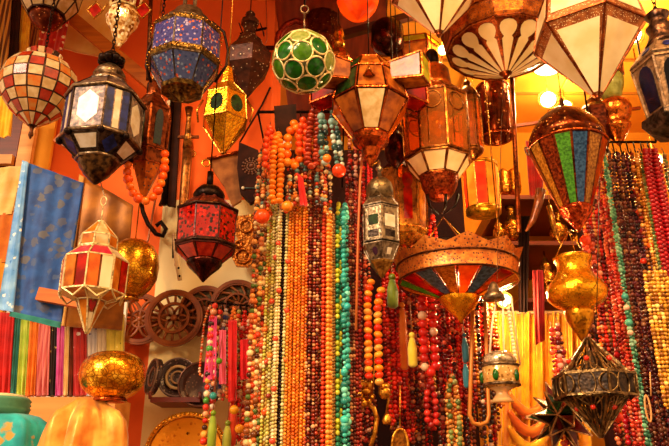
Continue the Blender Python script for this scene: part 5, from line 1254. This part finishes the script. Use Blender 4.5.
# ---------------------------------------------------------------- middle bay: red, coral and amber
G = 'necklaces in the red middle bay'
def mid(label, x, y0, y1, r, pal, w=4, Y=2.6, **k): return necklace(label+' in the middle bay', G, x, y0, y1, Y, r, pal, w, **k)
RED = ['C8180C', 'A81008', 'E02810', '7A0A06']; CRM = ['7A0E0A', '5A0806', '9A1810', '3A0604', 'C87858']
mid('crimson speckled strand, leftmost', 361, 200, 440, 2.2, CRM, 4, vary=.3)
mid('second crimson speckled strand from left', 366, 205, 430, 2.2, ['8A1410', 'C85030', '4A0806', 'E8A888', 'A82010'], 4, vary=.4, Y=2.58)
AMB = ('F09020', 'E04010', 'F0A030', 'D82810', 'E88818', 'E89838')
mid('chunky amber and red bead necklace, left of a pair', 371, 282, 385, 4.4, AMB, 8, Y=2.35, big=True, squash=.75, one=True)
mid('chunky amber and red bead necklace, right of a pair', 381, 290, 392, 4.6, ('F0A028', 'D82410', 'F08818', 'E03810', 'E8A040'), 8, Y=2.35, big=True, squash=.75, one=True)
for i, x in enumerate((388, 393, 398)): mid(ORD[i]+' of three bright red strands under the silver lantern', x, 270, 424-8*i, 2.3, RED, 4, Y=2.5, vary=.2)
for i, x in enumerate((404, 409, 419, 436, 441, 446)): mid(ORD[i]+' of six dark red strands behind the tassels', x, 250, 440-(i % 3)*22, 2.1, [RED, CRM, ['A83420', '7A1A10', 'C86040', '4A0C08'], CRM, ['C83018', '8A1810', 'E86848', '5A0C08'], RED][i], 4.5, Y=2.58, vary=.3)
mid('large red coral bead necklace with white spacers', 426, 284, 372, 4.4, ('C81810', 'C81810', 'D82418', 'B81008', 'E8B890', 'D82418'), 11, Y=2.42, big=True, vary=.15)
mid('red coral chip necklace hanging low', 430, 380, 425, 3.4, ('B81410', '8A0C0A', 'D83020'), 9, Y=2.5, big=True)
for i, x in enumerate((452, 457, 462, 467)): mid(ORD[i]+' of four crimson strands below the gold chandelier bowl', x, 300, 420-6*i, 2.0, [CRM, RED, ['8A1410', 'E06848', '6A0C08'], CRM][i], 4, Y=2.55, vary=.3)
mid('black bead necklace with pale specks in an orange cord', 479, 296, 424, 2.4, ['1E0A08', '2A100C', '140606', '1E0A08', '2A100C', 'C8A080'], 8, Y=2.4)
T = Thing('cord_loop', 'orange gold cord loop hanging round the black bead necklace', 'cord', 479, 426, 2.38); mb = MB()
tube(mb, [T.q(473, 300), T.q(471, 370), T.q(469.5, 415), T.q(473, 423), T.q(480, 425), T.q(487, 422), T.q(489, 415), T.q(487, 370), T.q(485, 300)], .007, solid('C87828', .4, .3), 6); T.part('cord', mb)
for i, (x, y) in enumerate(((414, 440), (424, 446), (372, 446), (395, 446), (440, 448), (468, 446), (484, 448))): necklace(ORD[i]+' of seven dark brown strands along the bottom edge of the middle bay', G, x, 385, y+14, 2.64, 2.2, ['3A1008', '5A1A0E', '240804', '8A3A20', 'C89068'], 6, vary=.3)
PALS = [['C8180C', 'E83818', '8A0C08', 'D82410'], ['7A120C', 'C84020', '4A0806', 'E88050'], ['E06018', 'C83810', 'F08828', '8A1C08'], ['5A140C', '8A2814', '3A0A06', 'C06030'], ['B81410', '7A0A08', 'E02818'], ['8A4A18', 'C87828', '5A2208', 'E09A48']]
for i in range(24):
    x = 384+i*4.5
    necklace(NUM[i]+' from left of twenty-four mingled red strands at the back of the middle bay', 'back strands of the middle bay', x, 244, 396+(i*37) % 60, 2.68, 2.0, PALS[(i*5+i//3) % 6], 3.6, vary=.35)
def tassel(label, x, y0, y1, r, h1, h2, Y, name='tassel', cat='tassel'):
    T = Thing(name, label, cat, x, y1, Y); P = T.prof([(y0+8, r*.5), (y0+14, r*.8), ((y0+y1)/2, r), (y1-2, r*.95), (y1, r*.5)]); n = 28; mb = MB(); vs = []; fs = []
    for z, q in P:
        for i in range(n):
            a = 2*pi*i/n; k = q*(1+.14*(i % 2)); vs.append((k*sin(a), -k*cos(a), z))
    for k in range(len(P)-1):
        for i in range(n): j = (i+1) % n; fs.append([k*n+i, (k+1)*n+i, (k+1)*n+j, k*n+j])
    fs += [list(range(n)), list(range((len(P)-1)*n, len(P)*n))[::-1]]
    mb.add(vs, fs, cloth('thread_'+h1, h1, h2, rough=.5), True); T.part('skirt', mb)
    o = link('head_bead', one_bead(h2, S_MD), T.root, (0, 0, T.z(y0+5))); o.scale = (r*.75*T.m(y0),)*3
    mb = MB(); tube(mb, [(0, 0, T.z(y0+5)), (0, .01, T.z(y0-30))], .0018, solid('8A4A18', .6)); T.part('cord', mb)
tassel('bright yellow silk tassel in the middle bay', 413, 330, 367, 4.2, 'E8C828', 'F0D850', 2.42)
tassel('olive green thread tassel below the silver lantern', 393, 272, 308, 5, '7A8A20', '5A6A18', 2.45)
tassel('orange thread tassel left of the yellow tassel', 404, 300, 370, 4, 'D86010', 'E88020', 2.5)
tassel('teal blue long tassel drop right of the crimson strands, upper one', 466, 330, 362, 3, '2A6A78', '1E5060', 2.42)
tassel('teal blue long tassel drop, lower one below the other', 467, 356, 388, 3, '2A6A78', '2A7888', 2.43)
necklace('green and gold seed rope with a thick end at the bottom of the middle bay', G, 452, 376, 446, 2.45, 2.6, ['6A7A38', '8A8A48', 'C87828', '4A5A28', 'A86A28'], 9, vary=.4)
for i, (x, y0, y1) in enumerate(((448, 384, 452), (456, 384, 452))): necklace(('left' if i == 0 else 'right')+' of two orange seed ropes framing the green seed rope at the bottom', G, x, y0, y1, 2.46, 2.2, ['C87828', 'D88838', 'A85A18', 'E8A858'], 5, vary=.3)
# gilt pendants at the bottom of the bay
T = Thing('gilt_cluster', 'cluster of gilt charms hanging below the amber bead necklaces', 'charm', 372, 408, 2.4)
GC = metal('gilt_charm', 'E8A838', 'B87018', .3, 60); rr = random.Random(8)
for i in range(16): T.part('charm', ball(MB(), T.q(372+rr.uniform(-14, 14), 392+rr.uniform(-10, 12), rr.uniform(-.03, .02)), rr.uniform(.010, .022), GC, 8, 6, sx=rr.uniform(.6, 1.3), sz=rr.uniform(.6, 1.2)))
mb = MB(); tube(mb, [T.q(372, 400), T.q(374, 370), T.q(376, 330)], .003, GC); T.part('chain', mb)
T = Thing('gilt_hook', 'curved gilt hook shape at the bottom of the middle bay over a dark gap', 'hook', 372, 446, 2.42); mb = MB()
tube(mb, [T.q(360, 408), T.q(367, 404), T.q(374, 408), T.q(377, 418), T.q(375, 432), T.q(371, 446)], .008, GC, 8); T.part('hook', mb); mb = MB(); tube(mb, [T.q(367, 404), T.q(366, 330)], .002, GC); T.part('hanging_cord', mb)
for (lb, x, y, r) in (('gilt teardrop pendant right of the curved hook', 387, 425, 5), ):
    T = Thing('teardrop_pendant', lb, 'pendant', x, y, 2.4); T.lathe('drop', [(y-13, 1), (y-9, 3.5), (y-4, r), (y-1, r*.8), (y, 1)], 14, GC); mb = MB(); tube(mb, [(0, 0, T.z(y-13)), T.q(x+2, y-30), T.q(x-5, y-42)], .004, GC); T.part('loop', mb)
T = Thing('gilt_slipper_charm', 'pointed gilt slipper-shaped charm at the bottom edge of the middle bay', 'charm', 400, 460, 2.4); mb = MB()
slab(mb, [T.q(400+8*cos(a), 446+17*sin(a) if sin(a) < 0 else 446+12*sin(a)) for a in [2*pi*k/20 for k in range(20)]], 0, .02, metal('dull_gilt', 'A8661C', '6A3A0C', .4, 40), Vector((0, -1, 0))); T.part('sole', mb)
mb = MB(); tube(mb, [T.q(400+8*cos(a), 446+17*sin(a) if sin(a) < 0 else 446+12*sin(a), -.002) for a in [2*pi*k/20 for k in range(20)]], .005, GC, 6, True); T.part('piping', mb)
mb = MB(); tube(mb, [T.q(400, 430), T.q(400, 385)], .002, GC); T.part('cord', mb)
# ---------------------------------------------------------------- behind the lower chandelier: upper bay strands
for i, (x, y0, y1) in enumerate(((352, 100, 180), (358, 130, 205), (366, 150, 230), (350, 160, 235), (418, 205, 262), (425, 212, 262), (432, 215, 262))):
    necklace(ORD[i]+' of seven dark red short necklaces in the shadow around the silver lantern', 'dark necklaces in the upper middle bay', x, y0, y1, 2.55, 2.2, [CRM, ['8A1C10', 'C86848', '5A0C08', 'E8B090'], RED, ['C83020', '7A120C', '3A0806']][i % 4], 6, vary=.3)
necklace('thin red cord of beads hanging above the silver lantern', G, 369, 140, 200, 2.3, 1.6, ['E02020', 'C81010'], 3)
T = Thing('twine', 'thin orange twine hanging straight down left of the silver lantern', 'cord', 356, 330, 2.15); mb = MB(); tube(mb, [T.q(356, 330), T.q(358, 240), T.q(360, 180), T.q(363, 150)], .004, solid('D8702C', .5)); T.part('cord', mb)
# ---------------------------------------------------------------- right-hand curtain of necklaces
G = 'necklaces on the right-hand rack'
def rt(label, x, r, pal, w=4, y0=154, y1=470, Y=2.38, acc=(), **k): return necklace(label+' on the right-hand rack', G, x, y0, y1, Y, r, pal, w, acc, **k)
DKM = ['3A1410', '5A2018', '6A3024', '240C0A', '70402C', '4A1018', '96603C']
rt('crimson and coral strand, leftmost', 594, 2.06, ['A01410', 'C83A20', '7A0C0A', 'C85A38'], 4, vary=.3)
rt('red and pale pink strand left of the green strand', 599, 1.98, ['C82818', 'C87858', '8A1410', 'D84830'], 4, vary=.3, Y=2.36)
rt('long green turquoise stone strand', 604, 2.06, ['4A8A68', '6AA880', '2A6A50', '8AB898', '3A7860'], 3.4, acc=((297, 3.6, '3A9080'), (323, 4, '4AA890'), (308, 3, 'E8B090'), (333, 3, 'F0C0A0')), vary=.4, Y=2.33)
for i, x in enumerate((609, 613.5, 618, 622.5)): rt(ORD[i]+' of four dark brown pebble strands', x, 2.15, DKM if i % 2 == 0 else ['4A1420', '62202C', '240C14', '80483A', '6A2A20'], 4.4, vary=.35, Y=2.37+.02*(i % 2), acc=(((205, 3.2, 'C89078'),) if i == 1 else ()))
rt('purple-black strand with red accent beads', 627, 2.15, ['3A1420', '5A1828', '1E0A10', '7A2C38'], 4.4, acc=((192, 4, 'C83830'), (213, 4.6, 'E04828'), (232, 3.8, 'B82820'), (262, 3.5, 'D83018')), vary=.3)
rt('amber and brown strand with orange accents', 632, 2.15, ['C87828', 'A85A18', 'E8A048', '6A3410', '8A2A10'], 4.4, acc=((246, 3.6, 'E85818'), (290, 4.4, 'E85020'), (330, 4, 'E88020')), vary=.3, Y=2.35)
rt('golden orange fine strand', 636.5, 1.81, ['E8A838', 'D88A28', 'F0C060', 'B86818'], 3.6, vary=.3, Y=2.34)
rt('olive green fine strand', 641, 1.89, ['8A9A48', '6A7A38', 'A8A858', '4A6030'], 3.4, vary=.2, Y=2.33)
rt('mauve brown fine strand', 645, 1.9, ['9A6A5A', '6A3A34', '4A1E1C', 'B88870'], 3, vary=.2, Y=2.36)
for i, x in enumerate((645, 650, 655)): rt(ORD[i]+' of three thick plain crimson ropes', x, 3.0, ('A01018', '8A0C14', 'B0141C'), 4.8, y0=150, Y=2.30+.015*(i % 2), squash=.8)
rt('dark green and brown strand at the right edge', 664, 2.06, ['3A4A20', '5A2A18', '2A1A10', '8A6A38', '6A7A38'], 4.4, vary=.3)
for i, x in enumerate((645, 649, 653, 657, 661, 665)): necklace(ORD[i]+' of six gold seed strands hanging low at the right edge', 'gold seed strands at the right', x, 272, 408+(i % 3)*6, 2.27, 2.1, ['C88A20', 'E0A838', 'A86C14', 'D89828', '8A5010', 'F0D070'], 4, vary=.4)
for i, (x, y) in enumerate(((612, 280), (622, 290), (631, 300), (638, 300), (617, 350), (627, 360), (636, 350), (645, 400), (655, 400), (664, 395))):
    necklace(ORD[i]+' of ten mixed dark red, green and amber strands in the lower right', 'lower right mixed strands', x, y, 466, 2.44, 2.6, [['8A1410', '3A0C08', 'C83820', '5A2A18'], ['4A5A28', '2A2A14', '8A3A18', 'C88838'], ['C87828', '6A2A10', '3A1208', 'E8A858'], ['A01810', 'D84020', '6A0C08', 'E89878'], ['B01020', '6A0810', '8A0C18']][i % 5], 5, vary=.4)
for i in range(9):
    x = 583+i*3.2
    necklace(ORD[i]+' of nine dark red strands behind the gold urn and openwork star', 'strands behind the gold urn', x, 205, 420+(i*23) % 40, 2.62, 2.2, PALS[(i*5+2) % 6], 3.6, vary=.35)
T = Thing('cord_loop', 'narrow pale orange cord loop hanging at the lower right among dark red strands', 'cord', 651, 422, 2.25); mb = MB()
tube(mb, [T.q(650, 422)+(T.q(651, 396)-T.q(650, 422))*0+Vector((2.6*T.m(410)*cos(a), 0, 13*T.m(410)+13*T.m(410)*sin(a))) for a in [2*pi*k/20 for k in range(20)]], .003, solid('D89858', .4), 5, True); T.part('cord', mb)
mb = MB(); tube(mb, [T.q(651, 396), T.q(650, 372)], .002, solid('D89858', .4)); T.part('hanging_thread', mb)
for (lb, x, y, r, h) in (('bright red round pendant bead under the openwork star', 619, 417, 5, 'E83010'), ('bright orange-red bead cluster under the dome lantern cup', 586, 240, 5.5, 'F04818')):
    T = Thing('pendant_bead', lb, 'pendant', x, y+r, 2.06 if y > 300 else 2.25); o = link('bead', one_bead(h, S_HI), T.root, (0, 0, r*T.m(y))); o.scale = (r*T.m(y),)*3
    mb = MB(); tube(mb, [(0, 0, r*T.m(y)), (0, .03, T.z(y-30))], .0016, solid('6A2410', .6)); T.part('cord', mb)
for i, (x, y0, y1) in enumerate(((584, 236, 262), (592, 232, 300), (587, 300, 360), (552, 330, 446), (558, 325, 446))):
    necklace(ORD[i]+' of five red strands dangling near the gold urn lantern', 'red strands near the gold urn', x, y0, y1, 2.36, 2.4, [['C82818', 'E85830', '8A140C'], ['8A1410', 'C84828', '5A0C0A', 'E8A080'], ['A02018', '5A100C', 'D88868']][i % 3], 5, vary=.4)
# ---------------------------------------------------------------- lower left: red, pink and multicolour
G = 'necklaces over the lower left discs'
def ll(label, x, y0, y1, r, pal, w=4, Y=2.5, **k): return necklace(label+' at the lower left', G, x, y0, y1, Y, r, pal, w, **k)
cloth_thing('pink_felt_sash', 'bright pink felt sash hanging leftmost among the red necklaces at lower left', 'sash', ((209, 316), (217, 316), (216, 378), (203, 382)), 2.452, cloth('pink_felt', 'D8487C', 'C83468'), folds=1.5, nu=14)
cloth_thing('red_felt_sash', 'broad red felt sash hanging in the middle of the lower left necklaces', 'sash', ((228, 320), (237, 320), (237, 400), (228, 402)), 2.455, cloth('red_felt', 'E01810', 'C00C0C'), folds=1.5, nu=14)
cloth_thing('red_felt_sash', 'short thick red felt tassel right of the broad red sash at lower left', 'sash', ((240, 340), (252, 338), (252, 378), (240, 380)), 2.45, cloth('red_felt_two', 'E81414', 'C80C10'), folds=2.5, nu=18)
cloth_thing('pink_felt_sash', 'salmon pink felt strip right of the multicoloured necklace at lower left', 'sash', ((219, 330), (226, 330), (226, 384), (219, 384)), 2.458, cloth('salmon_felt', 'E0607C', 'D84C60'), folds=1.5, nu=14)
ll('thin rope necklace of orange and white seed beads, leftmost', 210, 306, 376, 1.5, ['E87838', 'F0C8A0', 'D84820'], 8, dx=-2)
ll('multicoloured bead necklace with a turquoise bead', 215, 306, 446, 3.3, ('D83828', 'E8A070', 'C81C10', '3A1A14', 'E8A040', 'D82C1C', 'F0D8B0', '4A9A38'), 5, Y=2.46, big=True, vary=.2, one=True)
necklace('second multicoloured bead strand with red and white beads at the lower left', G, 220, 312, 440, 2.47, 2.9, ('D83020', 'E8A070', '2E1410', 'E89858', 'C8281C', 'F0D8B8'), 4, big=True, vary=.2, one=True)
for (lb, x, y, r, h) in (('turquoise barrel bead hanging in the multicoloured necklace at lower left', 213, 396, 3.8, '2A9A9A'), ('green round bead in the multicoloured necklace at lower left', 219, 361, 3.2, '5A9A20'), ('yellow drop bead at the foot of the lower left necklaces', 234, 410, 4.6, 'F0A818'), ('second yellow drop bead at the foot of the lower left necklaces, nearest the bottom', 239, 429, 4.6, 'F09818')):
    T = Thing('pendant_bead', lb, 'pendant', x, y+r, 2.43); o = link('bead', one_bead(h, S_HI), T.root, (0, 0, r*T.m(y))); o.scale = (r*T.m(y),)*3
    mb = MB(); tube(mb, [(0, 0, r*T.m(y)), (0, .04, T.z(y-36))], .0016, solid('8A3018', .6)); T.part('cord', mb)
ll('blue and white seed strand', 226, 310, 400, 2.0, ['2E3F93', 'E8E0D8', 'C84838', '5A6AA8', 'F0D0B0'], 3.4, vary=.3)
ll('orange seed loop with yellow ring beads', 234, 308, 398, 2.0, ['F08830', 'E86820', 'F0A848', 'C84818'], 5, Y=2.49)
ll('orange and olive strand', 239, 312, 446, 2.3, ['E87828', 'A8A048', 'D84818', '6A7A30', 'F0B868'], 4, vary=.3)
ll('red seed strand with white specks', 245, 312, 440, 2.2, ['D81C14', 'E83820', 'F0C0A8', 'B81010'], 4, vary=.3)
ll('thin orange-red seed strand nearest the central column', 250, 314, 446, 2.0, ['E84820', 'F07838', 'C82810', 'F0C8A0'], 4, vary=.3)
tassel('lime green thread tassel at the bottom of the lower left necklaces', 211, 408, 452, 4, '9AB030', '7A9A20', 2.44)
tassel('yellow-green thread tassel beside the lime one at the bottom', 226, 418, 456, 4, 'A8A838', '7A8A28', 2.46)
tassel('red orange thread tassel under the broad red sash', 231, 396, 446, 4.5, 'E84818', 'D83010', 2.48)
# orange garland round the copper lantern
T = Thing('bead_garland', 'bright orange bead garland looped around the copper lantern at left', 'necklace', 146, 204, 2.05); path = []
ctl = [(129, 150), (128, 162), (127, 173), (129, 184), (133, 193), (139, 199), (146, 201), (153, 197), (158, 190), (162, 181), (164, 171), (165, 160), (165, 150)]
mb = MB(); tube(mb, [T.q(*p) for p in ctl]+[T.q(150, 138, .12), ], .002, solid('8A3A10', .6)); T.part('cord', mb)
pp = resample([T.q(*ctl[i]).lerp(T.q(*ctl[min(i+1, len(ctl)-1)]), f) for i in range(len(ctl)-1) for f in (0, .25, .5, .75)], 8.2*T.m(180))
for i, p in enumerate(pp):
    o = link('bead', one_bead(['F05C08', 'E84E04', 'F07010'][i % 3], S_MD), T.root, p); o.scale = ((4.4+.8*(i % 3 == 1))*T.m(180),)*3
